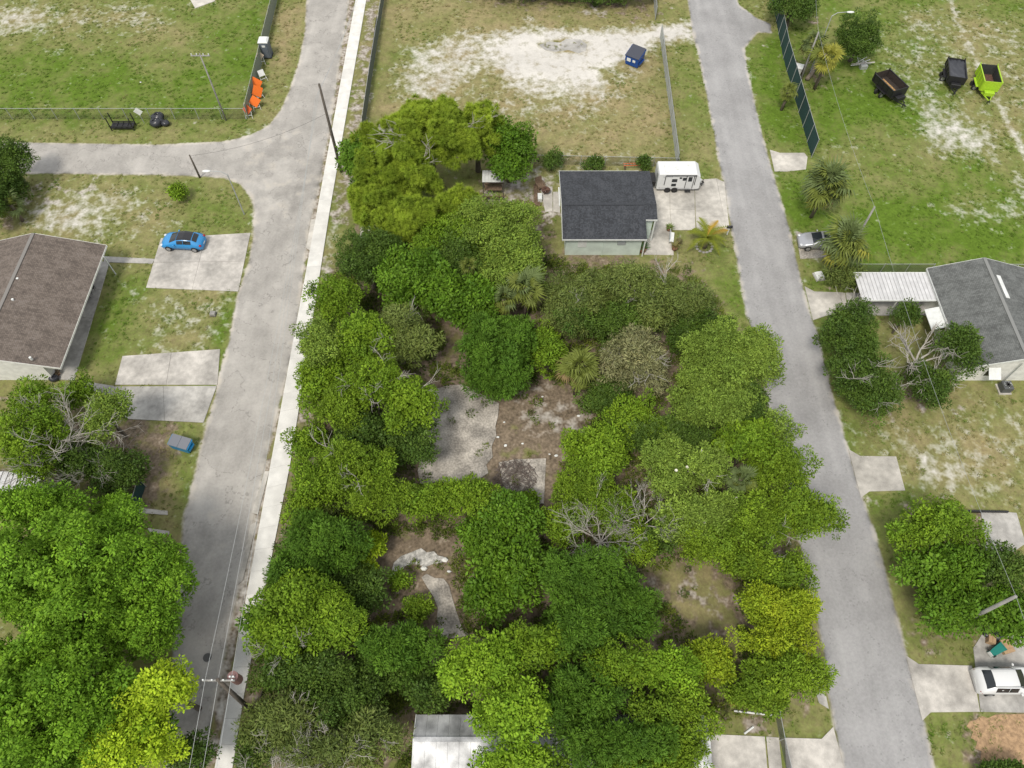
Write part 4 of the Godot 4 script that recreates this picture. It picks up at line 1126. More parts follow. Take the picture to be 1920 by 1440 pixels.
func dump_trailer(label: String, at: Vector3, turn: float, w: float, l: float, h: float, paint: Material, inside: Material, cargo: String):
	# local: drawbar towards +z
	var o := thing("dump_trailer", label, "trailer", at, turn)
	var y0 := 0.75
	part("bed_floor", MB.new().box(Vector3(0, y0, 0), Vector3(w, 0.08, l)), M.rust if paint == M.lime else inside, o)
	for s in [-1.0, 1.0]:
		var sp := part("side_wall", MB.new().box(Vector3(s * (w / 2 - 0.03), (y0 + h) / 2 + 0.02, 0), Vector3(0.06, h - y0, l)), paint, o)
		for k in 5:
			part("rib", MB.new().box(Vector3(s * (w / 2 + 0.03), (y0 + h) / 2, -l / 2 + 0.15 + k * (l - 0.3) / 4.0), Vector3(0.06, h - y0 - 0.06, 0.08)), paint, sp)
		part("inner_lining", MB.new().box(Vector3(s * (w / 2 - 0.067), (y0 + h) / 2, 0), Vector3(0.012, h - y0 - 0.1, l - 0.14)), inside, sp)
		part("top_rail", MB.new().box(Vector3(s * (w / 2 - 0.02), h + 0.03, 0), Vector3(0.12, 0.07, l + 0.02)), paint, sp)
		part("fender", MB.new().box(Vector3(s * (w / 2 + 0.16), 0.78, 0.1), Vector3(0.26, 0.05, 1.7)), paint, o)
		for z in [-0.32, 0.48]:
			wheel(o, Vector3(s * (w / 2 + 0.15), 0.34, z), 0.34, 0.2, M.steel)
	part("tailgate", MB.new().box(Vector3(0, (y0 + h) / 2 + 0.05, -l / 2 + 0.02), Vector3(w - 0.13, h - y0 + 0.06, 0.05)), inside, o)
	part("front_wall", MB.new().box(Vector3(0, (y0 + h) / 2 + 0.05, l / 2 - 0.02), Vector3(w - 0.13, h - y0 + 0.06, 0.06)), paint, o)
	for s in [-1.0, 1.0]:
		part("chassis_rail", MB.new().box(Vector3(s * w * 0.32, 0.58, 0.1), Vector3(0.1, 0.18, l)), paint, o)
		part("drawbar", MB.new().rod(Vector3(s * w * 0.32, 0.55, l / 2), Vector3(0.03 * s, 0.5, l / 2 + 1.35), 0.06, 5), paint, o)
		part("corner_post", MB.new().box(Vector3(s * (w / 2 - 0.04), h / 2 + 0.5, -l / 2 - 0.02), Vector3(0.1, h - 0.55, 0.1)), paint, o)
	part("hydraulic_box", MB.new().cbox(Vector3(0, 0.78, l / 2 + 0.35), Vector3(w * 0.55, 0.45, 0.5), 0.04), paint, o)
	part("coupler", MB.new().box(Vector3(0, 0.5, l / 2 + 1.45), Vector3(0.14, 0.12, 0.3)), M.black, o)
	part("jack", MB.new().rod(Vector3(0, 0.05, l / 2 + 1.2), Vector3(0, 0.85, l / 2 + 1.2), 0.045, 6), M.black, o)
	if cargo == "boards":
		part("plywood_liner", MB.new().box(Vector3(-0.3, y0 + 0.09, -0.1), Vector3(1.2, 0.06, l * 0.72)), M.plywood, o)
	if cargo == "tarp":
		var mb := MB.new().smooth(true)
		var g := RandomNumberGenerator.new()
		g.seed = 3
		var n := 9
		var pts := []
		for i in n + 1:
			var row := []
			for k in n + 1:
				row.append(Vector3(-w / 2 + w * i / n, h - 0.05 + g.randf_range(-0.07, 0.07) - 0.16 * sin(PI * i / n) * sin(PI * k / n), -l / 2 + l * k / n))
			pts.append(row)
		for i in n:
			for k in n:
				mb.oquad(pts[i][k], pts[i + 1][k], pts[i + 1][k + 1], pts[i][k + 1], Vector3(0, -20, 0))
		part("tarpaulin", mb, M.tarp, o)
	return o

func put_vehicles():
	M.lens = plain(0.6, 0.62, 0.65, 0.15)
	M.red_lens = plain(0.3, 0.01, 0.015, 0.2)
	M.plywood = grainy(0.5, 0.3, 0.12, M.t1, 0.7, 0.8)
	M.tarp = plain(0.03, 0.032, 0.04, 0.32)
	var blue := plain(0.02, 0.24, 0.56, 0.25)
	blue.clearcoat_enabled = true
	blue.clearcoat = 0.6
	var silver := plain(0.42, 0.43, 0.46, 0.3, 0.45)
	var snow := plain(0.66, 0.67, 0.68, 0.3)
	snow.clearcoat_enabled = true
	snow.clearcoat = 0.5
	car("blue_car", "bright blue coupe with dark roof on the pale driveway", Vector3(-32.98, 0.06, -51.35), deg_to_rad(-3.5), 4.25, [
		[-1.0, 0.66, 0.46, 0.56, 0.42], [-0.9, 0.84, 0.64, 0.74, 0.58], [-0.72, 0.89, 0.82, 0.9, 0.66], [-0.55, 0.9, 0.88, 0.97, 0.7], [-0.14, 0.9, 0.94, 1.36, 0.62], [0.18, 0.9, 0.96, 1.47, 0.62], [0.56, 0.9, 0.96, 1.38, 0.59], [0.8, 0.88, 0.93, 1.06, 0.58], [0.92, 0.82, 0.82, 0.9, 0.55], [1.0, 0.66, 0.5, 0.66, 0.45]], blue, plain(0.02, 0.02, 0.024, 0.2), 3, 6)
	var sedan := [
		[-1.0, 0.66, 0.45, 0.55, 0.45], [-0.92, 0.82, 0.6, 0.7, 0.6], [-0.68, 0.88, 0.8, 0.9, 0.7], [-0.48, 0.9, 0.88, 0.97, 0.72], [-0.06, 0.9, 0.94, 1.36, 0.6], [0.16, 0.9, 0.95, 1.45, 0.59], [0.42, 0.9, 0.96, 1.38, 0.56], [0.66, 0.89, 0.96, 1.04, 0.66], [0.9, 0.85, 0.9, 0.98, 0.62], [1.0, 0.72, 0.6, 0.8, 0.55]]
	var sc: Node3D = car("silver_car", "silver sedan half hidden under the palm by the right street", Vector3(31.05, 0.05, -51.4), deg_to_rad(-2), 4.55, sedan, silver, null, 3, 6)
	part("sunroof", MB.new().box(Vector3(0.2, 1.455, 0), Vector3(0.5, 0.02, 0.75)), M.glass, sc)
	var suv := [
		[-1.0, 0.7, 0.55, 0.72, 0.5], [-0.92, 0.84, 0.75, 0.9, 0.62], [-0.62, 0.9, 0.95, 1.05, 0.72], [-0.46, 0.91, 1.02, 1.1, 0.75], [-0.1, 0.92, 1.05, 1.6, 0.64], [0.2, 0.92, 1.06, 1.67, 0.64], [0.62, 0.92, 1.08, 1.64, 0.62], [0.88, 0.9, 1.05, 1.15, 0.72], [0.97, 0.86, 0.9, 1.0, 0.68], [1.0, 0.8, 0.6, 0.8, 0.6]]
	car("white_car", "white wagon with roof rails at the lower right edge", Vector3(35.2, 0.06, -9.75), PI, 4.45, suv, snow, null, 3, 6, true)
	# travel trailer
	var o := thing("travel_trailer", "white travel trailer with black stripes beside the green house", "trailer", Vector3(17.4, 0.06, -59.75), deg_to_rad(0))
	var shell := []
	for s in [[-2.2, 0.55, 2.25], [-2.12, 0.45, 2.5], [1.75, 0.45, 2.5], [2.15, 0.5, 2.2], [2.3, 0.6, 1.1]]:
		var x: float = s[0]
		shell.append([Vector3(x, s[1], 1.0), Vector3(x, s[2] - 0.06, 1.0), Vector3(x, s[2], 0.94), Vector3(x, s[2], -0.94), Vector3(x, s[2] - 0.06, -1.0), Vector3(x, s[1], -1.0)])
	part("body", MB.new().loft(shell), snow, o)
	part("awning_roll", MB.new().rod(Vector3(-1.4, 2.36, 1.06), Vector3(1.75, 2.36, 1.06), 0.05, 8), M.black, o)
	for x in [-1.45, 1.7]:
		part("awning_arm", MB.new().box(Vector3(x, 1.7, 1.03), Vector3(0.06, 1.3, 0.04)), M.black, o)
	for q in [[-0.45, 1.65, 0.55, 0.4], [-0.45, 1.05, 0.5, 0.35], [0.15, 2.0, 0.25, 0.18], [0.55, 1.85, 0.35, 0.38]]:
		part("window", MB.new().box(Vector3(q[0], q[1], 1.012), Vector3(q[2], q[3], 0.03)), M.glass, o)
	for q in [[-0.9, 0.62, 2.1], [0.4, 0.58, 1.8], [-1.2, 2.15, 1.0]]:
		part("stripe", MB.new().box(Vector3(q[0], q[1], 1.004), Vector3(q[2], 0.05, 0.012)), plain(0.25, 0.26, 0.28, 0.5), o)
	var dr := part("door", MB.new().box(Vector3(1.15, 1.45, 1.015), Vector3(0.65, 1.7, 0.035)), plain(0.62, 0.63, 0.64, 0.4), o)
	part("pane", MB.new().box(Vector3(1.15, 1.85, 1.035), Vector3(0.4, 0.6, 0.02)), M.glass, dr)
	for x in [0.76, 1.54]:
		part("door_trim", MB.new().box(Vector3(x, 1.45, 1.02), Vector3(0.05, 1.75, 0.03)), M.black, o)
	part("door_step", MB.new().box(Vector3(1.1, 0.4, 1.15), Vector3(0.6, 0.05, 0.3)), M.black, o)
	for x in [-1.0, -0.25]:
		for s in [-1.0, 1.0]:
			wheel(o, Vector3(x, 0.34, s * 0.97), 0.33, 0.2, M.black)
	for v in [[-1.3, -0.3, 0.5], [-1.3, 0.5, 0.42], [-0.45, -0.25, 0.4], [-0.25, 0.15, 0.3], [1.1, -0.4, 0.35]]:
		part("roof_hatch", MB.new().cbox(Vector3(v[0], 2.54, v[1]), Vector3(v[2], 0.1, v[2]), 0.03), M.white, o)
	for s in [-1.0, 1.0]:
		part("drawbar", MB.new().rod(Vector3(2.1, 0.5, s * 0.6), Vector3(3.0, 0.48, 0.03 * s), 0.05, 5), M.black, o)
	part("gas_bottle", MB.new().smooth(true).rod(Vector3(2.5, 0.5, 0.1), Vector3(2.5, 1.0, 0.1), 0.15, 10), M.white, o)
	part("jack", MB.new().rod(Vector3(2.85, 0.0, 0), Vector3(2.85, 0.9, 0), 0.045, 6), M.black, o)
	part("ladder", MB.new().box(Vector3(-2.26, 1.4, 0.5), Vector3(0.05, 1.9, 0.35)), M.steel, o)
	part("spare_box", MB.new().cbox(Vector3(-2.5, 0.85, -0.1), Vector3(0.5, 0.6, 1.4), 0.04), M.black, o)
	# dump trailers in the field
	dump_trailer("black dump trailer with a plywood lined open bed", Vector3(43.98, 0, -75.14), deg_to_rad(22), 2.1, 3.5, 1.65, M.black, grainy(0.05, 0.038, 0.033, M.t1, 0.6, 0.9), "boards")
	dump_trailer("black dump trailer covered with a shiny dark tarpaulin", Vector3(52.38, 0, -77.51), deg_to_rad(-14), 1.95, 3.6, 1.55, M.black, M.black, "tarp")
	dump_trailer("lime green dump trailer with a rusty empty bed", Vector3(55.61, 0, -75.94), deg_to_rad(-9), 2.0, 3.25, 1.95, M.lime, grainy(0.05, 0.055, 0.05, M.t1, 0.6, 0.9), "")


func waste_box(called: String, label: String, category: String, at: Vector3, turn: float, w: float, d: float, h1: float, h2: float, paint: Material, lid: Material, lids: int):
	# steel container: high at the back (-z), low at the front (+z)
	var o := thing(called, label, category, at, turn)
	var lo := []
	var hi := []
	for c in [[-1, -1], [1, -1], [1, 1], [-1, 1]]:
		lo.append(Vector3(c[0] * w * 0.46, 0.12, c[1] * d * 0.44))
		hi.append(Vector3(c[0] * w * 0.5, h1 if c[1] < 0 else h2, c[1] * d * 0.5))
	part("body", MB.new().loft([lo, hi]), paint, o)
	for k in lids:
		var x0 := -w * 0.51 + w * 1.02 * k / lids + 0.012
		var x1 := -w * 0.51 + w * 1.02 * (k + 1) / lids - 0.012
		part("lid", slope(Vector3(x0, h2 + 0.06, d * 0.53), Vector3(x1, h2 + 0.06, d * 0.53), Vector3(x1, h1 + 0.06, -d * 0.53), Vector3(x0, h1 + 0.06, -d * 0.53), 0.05), lid, o)
	for s in [-1.0, 1.0]:
		part("fork_pocket", MB.new().box(Vector3(s * (w * 0.5 + 0.06), 0.55, 0), Vector3(0.14, 0.16, d * 0.7)), paint, o)
		part("rim", MB.new().loft([[Vector3(s * w * 0.51, h2 - 0.1, d * 0.5), Vector3(s * w * 0.51, h1 - 0.1, -d * 0.5), Vector3(s * w * 0.51, h1, -d * 0.5), Vector3(s * w * 0.51, h2, d * 0.5)], [Vector3(s * w * 0.54, h2 - 0.1, d * 0.5), Vector3(s * w * 0.54, h1 - 0.1, -d * 0.5), Vector3(s * w * 0.54, h1, -d * 0.5), Vector3(s * w * 0.54, h2, d * 0.5)]]), paint, o)
		for z in [-0.35, 0.35]:
			part("caster", MB.new().rod(Vector3(s * w * 0.38 - 0.04, 0.07, z * d), Vector3(s * w * 0.38 + 0.04, 0.07, z * d), 0.075, 8), M.rubber, o)
	return o

func bag(at: Vector3, r: float, seed_: int, label: String):
	var o: MeshInstance3D = part("rubbish_bag", MB.new().smooth(true).blob(Vector3(0, r * 0.62, 0), Vector3(r, r * 0.68, r * 0.9), 0.1, seed_, 7, 11).rod(Vector3(0, r * 1.2, 0), Vector3(0.03, r * 1.55, 0.02), 0.05, 5), M.tarp, self)
	o.name = numbered("rubbish_bag")
	o.position = at
	tag(o, label, "rubbish bag", "rubbish bags by the fence")

func leaning_sign(label: String, at: Vector3, turn: float, paint: Material, side: float, diamond: bool, category := "road sign"):
	var o := thing("road_sign", label, category, at, turn)
	var bas := Basis(Vector3.RIGHT, -0.5)
	if diamond:
		bas = bas * Basis(Vector3.BACK, PI / 4)
	part("panel", MB.new().box(Vector3(0, 0.95, 0), Vector3(side, side, 0.03), bas), paint, o)
	for s in [-1.0, 1.0]:
		part("leg", MB.new().rod(Vector3(s * 0.4, 0.0, 0.45), Vector3(s * 0.3, 1.1, -0.12), 0.025, 5), M.white, o)
		part("leg", MB.new().rod(Vector3(s * 0.4, 0.0, -0.6), Vector3(s * 0.3, 1.1, -0.16), 0.025, 5), M.steel, o)
	part("crossbar", MB.new().rod(Vector3(-0.4, 0.35, 0.28), Vector3(0.4, 0.35, 0.28), 0.025, 5), M.white, o)
	return o

func potted(label: String, at: Vector3, r: float, col: Color):
	var o := thing("potted_plant", label, "plant", at)
	part("pot", MB.new().smooth(true).tube([Vector3(0, 0, 0), Vector3(0, r * 0.9, 0), Vector3(0, r * 0.95, 0)], [r * 0.45, r * 0.65, r * 0.5], 10), plain(0.2, 0.1, 0.06), o)
	var mb := MB.new()
	var g := RandomNumberGenerator.new()
	g.seed = hash(label)
	for i in 46:
		var a := g.randf() * TAU
		var d := Vector3(cos(a), g.randf_range(0.2, 1.6), sin(a)).normalized()
		var b := Vector3(0, r * 0.9, 0) + d * r * g.randf_range(0.1, 0.6)
		var s := d.cross(Vector3.UP).normalized() * 0.06
		mb.otri(b - s, b + s, b + d * r * 0.9 + Vector3(0, -0.1, 0), b + Vector3.DOWN)
	part("leaves", mb, plain(col.r, col.g, col.b, 0.6), o)

func put_objects():
	var navy := grainy(0.008, 0.065, 0.3, M.t2, 0.6, 0.4)
	var sky_blue := grainy(0.015, 0.26, 0.55, M.t2, 0.6, 0.4)
	var lid := plain(0.05, 0.055, 0.075, 0.5)
	var lid2 := plain(0.16, 0.17, 0.2, 0.5)
	var d: Node3D = waste_box("dumpster", "dark blue dumpster with black lid on the white sand", "dumpster", Vector3(14.83, 0, -80.6), deg_to_rad(-34), 1.8, 1.7, 1.75, 1.3, navy, lid, 1)
	part("sticker", MB.new().box(Vector3(-0.4, 0.85, 0.83), Vector3(0.5, 0.42, 0.02)), M.white, d)
	part("sticker", MB.new().box(Vector3(0.3, 0.85, 0.83), Vector3(0.35, 0.3, 0.02)), M.white, d)
	waste_box("dumpster", "light blue low bin with grey lids beside the left street", "bin", Vector3(-27.9, 0, -28.6), deg_to_rad(-17), 1.75, 0.95, 1.1, 0.95, sky_blue, lid2, 2)
	# portable toilet
	var o := thing("portable_toilet", "grey portable toilet with white roof by the screened fence", "toilet", Vector3(-29.9, 0, -82.1))
	part("cabin", MB.new().box(Vector3(0, 1.05, 0), Vector3(1.08, 2.0, 1.08)), plain(0.1, 0.12, 0.15, 0.5), o)
	part("roof", MB.new().cbox(Vector3(0, 2.16, 0), Vector3(1.18, 0.26, 1.18), 0.16), M.white, o)
	part("base", MB.new().box(Vector3(0, 0.06, 0), Vector3(1.16, 0.12, 1.2)), M.black, o)
	var dr := part("door", MB.new().box(Vector3(0, 1.05, 0.56), Vector3(0.78, 1.85, 0.04)), plain(0.12, 0.14, 0.17, 0.5), o)
	part("sign_plate", MB.new().box(Vector3(0, 1.65, 0.59), Vector3(0.38, 0.26, 0.015)), M.white, dr)
	part("handle", MB.new().box(Vector3(0.3, 1.0, 0.6), Vector3(0.06, 0.16, 0.04)), M.steel, dr)
	# folded road works signs
	var orange := plain(0.8, 0.16, 0.01, 0.5)
	var tan_ := plain(0.4, 0.33, 0.25, 0.7)
	leaning_sign("brown diamond board standing in front of the portable toilet", Vector3(-30.41, 0, -80.71), 0.3, tan_, 0.75, true)
	leaning_sign("white board leaning above the orange signs", Vector3(-29.65, 0, -77.46), 0.6, M.white, 0.7, false)
	leaning_sign("large orange sign at the top of the road sign heap", Vector3(-29.94, 0, -75.5), 0.5, orange, 1.15, true)
	leaning_sign("large orange sign in the middle of the road sign heap", Vector3(-29.51, 0, -74.15), 0.8, orange, 1.1, true)
	leaning_sign("orange sign with white legs near the lower end of the heap", Vector3(-29.5, 0, -72.35), 0.35, orange, 1.0, true)
	leaning_sign("dark orange sign at the bottom of the road sign heap", Vector3(-30.11, 0, -70.96), 0.1, plain(0.55, 0.09, 0.01, 0.5), 0.8, true)
	leaning_sign("small yellow board on the road sign heap", Vector3(-30.32, 0, -71.79), 0.0, plain(0.8, 0.5, 0.01, 0.5), 0.42, false)
	# white diamond sign on a post
	var sg := thing("road_sign", "white diamond sign on a post by the chain link fence", "road sign", Vector3(-41.84, 0, -69.68))
	part("post", MB.new().rod(Vector3(0, -0.1, 0), Vector3(0, 1.9, 0), 0.03, 6), M.galv, sg)
	part("panel", MB.new().box(Vector3(0, 1.7, 0.05), Vector3(0.75, 0.75, 0.02), Basis(Vector3.BACK, PI / 4)), M.white, sg)
	# black rack frame
	var rk := thing("metal_rack", "black metal rack with upright posts beside the side street", "rack", Vector3(-43.95, 0, -68.96))
	part("base_frame", MB.new().box(Vector3(0, 0.35, 0), Vector3(2.5, 0.14, 0.95)), M.black, rk)
	for x in [-1.25, 1.25]:
		for z in [-0.45, 0.45]:
			part("upright", MB.new().box(Vector3(x, 0.85, z), Vector3(0.09, 1.7, 0.09)), M.black, rk)
	for z in [-0.45, 0.45]:
		part("rail", MB.new().box(Vector3(0, 0.55, z), Vector3(2.5, 0.1, 0.06)), M.black, rk)
	for x in [-0.6, 0.0, 0.6]:
		part("cross_bar", MB.new().box(Vector3(x, 0.45, 0), Vector3(0.08, 0.08, 0.9)), M.black, rk)
	bag(Vector3(-40.27, 0, -70.23), 0.75, 3, "largest black rubbish bag at the back of the heap")
	bag(Vector3(-40.29, 0, -69.32), 0.7, 5, "black rubbish bag at the front left of the heap")
	bag(Vector3(-40.02, 0, -69.68), 0.55, 8, "black rubbish bag in the middle of the heap")
	bag(Vector3(-39.28, 0, -69.41), 0.5, 9, "black rubbish bag lying apart on the right")
	# canopy seat
	o = thing("garden_canopy", "white ribbed canopy over a wooden table and bench by the pine", "canopy", Vector3(-1.96, 0, -58.76))
	for i in 7:
		part("roof_panel", MB.new().cbox(Vector3(-0.96 + 0.32 * i, 2.3, 0), Vector3(0.314, 0.06, 1.7), 0.015), M.white, o)
	for x in [-1.05, 1.05]:
		for z in [-0.75, 0.75]:
			part("post", MB.new().box(Vector3(x, 1.13, z), Vector3(0.1, 2.26, 0.1)), M.pole, o)
	var wood := grainy(0.22, 0.15, 0.1, M.t1, 0.8, 0.9)
	M.wood = wood
	for i in 4:
		part("table_plank", MB.new().box(Vector3(0, 0.75, -0.25 + i * 0.2), Vector3(1.8, 0.05, 0.17)), wood, o)
	for z in [-0.95, 1.1]:
		part("bench_plank", MB.new().box(Vector3(0, 0.45, z), Vector3(1.9, 0.06, 0.32)), wood, o)
		for x in [-0.8, 0.8]:
			part("bench_leg", MB.new().box(Vector3(x, 0.21, z), Vector3(0.08, 0.42, 0.28)), wood, o)
	part("rail", MB.new().box(Vector3(0, 0.85, 1.4), Vector3(2.5, 0.08, 0.08)), wood, o)
	# patio junk behind the green house
	o = thing("patio_chair", "brown wooden lounge chair on the back patio", "chair", Vector3(3.02, 0, -59.5), 0.5)
	part("seat", MB.new().box(Vector3(0, 0.4, 0), Vector3(0.8, 0.08, 0.9)), wood, o)
	part("backrest", MB.new().box(Vector3(0, 0.75, -0.45), Vector3(0.8, 0.75, 0.07), Basis(Vector3.RIGHT, -0.3)), wood, o)
	for x in [-0.35, 0.35]:
		for z in [-0.4, 0.4]:
			part("leg", MB.new().box(Vector3(x, 0.18, z), Vector3(0.06, 0.36, 0.06)), wood, o)
		part("armrest", MB.new().box(Vector3(x * 1.1, 0.62, 0), Vector3(0.08, 0.05, 0.85)), wood, o)
	o = thing("fire_pit", "round rusty fire pit on the back patio", "fire pit", Vector3(3.57, 0, -58.7))
	part("bowl", MB.new().smooth(true).tube([Vector3(0, 0.2, 0), Vector3(0, 0.3, 0), Vector3(0, 0.48, 0), Vector3(0, 0.46, 0), Vector3(0, 0.34, 0)], [0.15, 0.38, 0.5, 0.45, 0.1], 16), M.rust, o)
	for i in 3:
		part("leg", MB.new().rod(Vector3(cos(i * 2.1) * 0.32, 0, sin(i * 2.1) * 0.32), Vector3(cos(i * 2.1) * 0.3, 0.3, sin(i * 2.1) * 0.3), 0.03, 5), M.rust, o)
	o = thing("cool_box", "white cool box on the back patio", "box", Vector3(2.93, 0, -57.77))
	part("tub", MB.new().box(Vector3(0, 0.22, 0), Vector3(0.42, 0.42, 0.85)), M.white, o)
	part("lid", MB.new().cbox(Vector3(0, 0.47, 0), Vector3(0.46, 0.08, 0.9), 0.03), M.white, o)
	o = thing("plank_stack", "long low stack of brown planks beside the back patio", "planks", Vector3(2.66, 0, -58.47), 0.0)
	for i in 5:
		part("plank", MB.new().box(Vector3(-0.3 + 0.13 * i, 0.06 + 0.05 * (i % 3), 0.1 * i), Vector3(0.12, 0.06, 3.0)), wood, o)
	o = thing("ladder", "orange ladder lying behind the dark roof", "ladder", Vector3(13.34, 0, -62.42), 0.05)
	for z in [-0.16, 0.16]:
		part("rail", MB.new().box(Vector3(0, 0.6, z), Vector3(2.6, 0.08, 0.04)), plain(0.6, 0.16, 0.06), o)
	for i in 8:
		part("rung", MB.new().box(Vector3(-1.15 + 0.33 * i, 0.6, 0), Vector3(0.04, 0.04, 0.32)), M.steel, o)
	for x in [-1.1, 1.1]:
		part("trestle", MB.new().box(Vector3(x, 0.28, 0), Vector3(0.1, 0.56, 0.4)), wood, o)
	# front patio
	o = thing("garden_bench", "white bench on the front patio of the green house", "bench", Vector3(16.14, 0, -52.08), deg_to_rad(80))
	part("seat", MB.new().box(Vector3(0, 0.42, 0), Vector3(1.3, 0.06, 0.45)), M.white, o)
	part("backrest", MB.new().box(Vector3(0, 0.72, -0.24), Vector3(1.3, 0.5, 0.05)), M.galv, o)
	for x in [-0.55, 0.55]:
		for z in [-0.18, 0.18]:
			part("leg", MB.new().box(Vector3(x, 0.2, z), Vector3(0.06, 0.4, 0.06)), M.galv, o)
	potted("potted plant at the driveway end of the white bench", Vector3(16.06, 0, -53.39), 0.5, Color(0.12, 0.17, 0.03))
	potted("reddish potted plant below the white bench", Vector3(16.32, 0, -50.79), 0.55, Color(0.14, 0.13, 0.03))
	potted("bushy plant at the corner of the green house wall", Vector3(13.07, 0, -50.51), 0.65, Color(0.06, 0.13, 0.03))
	potted("small dark shrub on the grass beside the white bench", Vector3(16.83, 0, -51.5), 0.4, Color(0.1, 0.09, 0.03))
	o = thing("mailbox", "black mailbox on a post at the pale driveway", "mailbox", Vector3(21.93, 0, -52.8))
	part("post", MB.new().box(Vector3(0, 0.5, 0), Vector3(0.1, 1.0, 0.1)), M.white, o)
	part("box", MB.new().smooth(true).tube([Vector3(-0.28, 1.12, 0), Vector3(0.28, 1.12, 0)], [0.15, 0.15], 10), M.black, o)
	# air conditioner
	o = thing("air_conditioner", "dark air conditioner on a white pad by the grey roofed house", "air conditioner", Vector3(43.75, 0, -34.35))
	part("pad", MB.new().cbox(Vector3(0, 0.06, 0), Vector3(1.1, 0.12, 1.1), 0.02), M.concrete_pale, o)
	part("casing", MB.new().cbox(Vector3(0, 0.48, 0), Vector3(0.85, 0.72, 0.85), 0.04), plain(0.09, 0.095, 0.1, 0.6), o)
	part("fan_ring", MB.new().smooth(true).tube([Vector3(0, 0.84, 0), Vector3(0, 0.88, 0), Vector3(0, 0.87, 0)], [0.36, 0.36, 0.3], 16), M.galv, o)
	for i in 4:
		part("fan_blade", MB.new().box(Vector3(0, 0.875, 0), Vector3(0.56, 0.012, 0.1), Basis(Vector3.UP, i * PI / 4)), M.black, o)
	# utility boxes and odd boards
	o = thing("utility_box", "white utility cover on the grass near the carport", "utility box", Vector3(30.11, 0, -47.27), 0.2)
	part("cover", MB.new().cbox(Vector3(0, 0.16, 0), Vector3(0.75, 0.32, 0.9), 0.04), M.white, o)
	part("base", MB.new().box(Vector3(0, 0.03, 0), Vector3(0.95, 0.06, 1.1)), M.concrete_grey, o)
	o = thing("utility_box", "small grey meter box on the grass by the left street", "utility box", Vector3(-28.35, 0, -42.65))
	part("cover", MB.new().cbox(Vector3(0, 0.17, 0), Vector3(0.5, 0.34, 0.42), 0.04), M.concrete_grey, o)
	part("base", MB.new().box(Vector3(0, 0.02, 0), Vector3(0.6, 0.04, 0.52)), M.pole, o)
	o = thing("storage_chest", "white metal chest behind the dark green fence", "chest", Vector3(34.44, 0, -79.17), deg_to_rad(-22))
	part("tub", MB.new().box(Vector3(0, 0.3, 0), Vector3(1.35, 0.6, 0.95)), M.white, o)
	part("lid", MB.new().cbox(Vector3(0, 0.64, 0), Vector3(1.42, 0.08, 1.02), 0.03), M.white, o)
	o = thing("fallen_log", "thick fallen log under the upper right palms", "log", Vector3(35.88, 0, -78.67), deg_to_rad(60))
	part("wood", MB.new().smooth(true).tube([Vector3(-1.6, 0.24, 0), Vector3(0, 0.26, 0.1), Vector3(1.5, 0.22, 0)], [0.24, 0.27, 0.2], 9), M.bark_log, o)
	part("branch_stub", MB.new().smooth(true).tube([Vector3(0.2, 0.3, 0), Vector3(0.5, 0.6, 0.5)], [0.12, 0.06], 7), M.bark_log, o)
	o = thing("scrap_heap", "dismantled white metal bars lying by the dark round tree", "scrap", Vector3(42.17, 0, -80.29), 0.1)
	for q in [[-0.3, -0.3, 1.9, 1.35], [0.15, -0.35, 2.1, 0.55], [0.35, -0.05, 2.0, 0.35], [-0.1, 0.35, 2.6, 0.05], [0.5, -0.1, 1.1, -0.7], [0.2, -0.1, 1.2, 2.2]]:
		part("bar", MB.new().box(Vector3(q[0], 0.35 + 0.1 * q[3], q[1]), Vector3(q[2], 0.07, 0.07), Basis(Vector3.UP, q[3])), M.white, o)
	part("board", MB.new().box(Vector3(0.1, 0.5, 0.35), Vector3(2.9, 0.06, 0.16), Basis(Vector3.UP, 0.03)), M.concrete_pale, o)
	part("tank", MB.new().cbox(Vector3(0.15, 0.25, 0.65), Vector3(0.85, 0.5, 0.5), 0.06), M.galv, o)
	# rubbish by the white car
	var card := grainy(0.46, 0.31, 0.18, M.t2, 0.6, 0.9)
	for b in [["large cardboard box nearest the white car", Vector3(36.26, 0, -12.03), 0.25, 0.85, 0.3, 0.6], ["cardboard box leaning behind the larger one", Vector3(36.22, 0, -12.49), 0.2, 0.8, 0.45, 0.45], ["brown cardboard box left of the green bin", Vector3(35.23, 0, -12.68), 1.2, 0.6, 0.5, 0.5]]:
		var cb := thing("cardboard_box", b[0], "box", b[1] + Vector3(0, 0.06, 0), b[2])
		part("carton", MB.new().box(Vector3(0, b[4] / 2, 0), Vector3(b[3], b[4], b[5])), card, cb)
		part("flap", MB.new().box(Vector3(0, b[4] + 0.012, b[5] * 0.26), Vector3(b[3], 0.012, b[5] * 0.46)), card, cb)
		part("flap", MB.new().box(Vector3(0, b[4] + 0.012, -b[5] * 0.26), Vector3(b[3], 0.012, b[5] * 0.46)), card, cb)
	o = thing("wheeled_bin", "teal wheeled bin lying on its side by the cardboard boxes", "bin", Vector3(35.31, 0, -11.88) + Vector3(0, 0.06, 0), deg_to_rad(28))
	var teal := plain(0.01, 0.19, 0.16, 0.45)
	part("tub", MB.new().loft([[Vector3(-0.5, 0.08, -0.22), Vector3(-0.5, 0.08, 0.22), Vector3(-0.5, 0.5, 0.22), Vector3(-0.5, 0.5, -0.22)], [Vector3(0.5, 0.02, -0.3), Vector3(0.5, 0.02, 0.3), Vector3(0.5, 0.62, 0.3), Vector3(0.5, 0.62, -0.3)]]), teal, o)
	part("lid", MB.new().cbox(Vector3(0.56, 0.32, 0), Vector3(0.08, 0.66, 0.64), 0.02), teal, o)
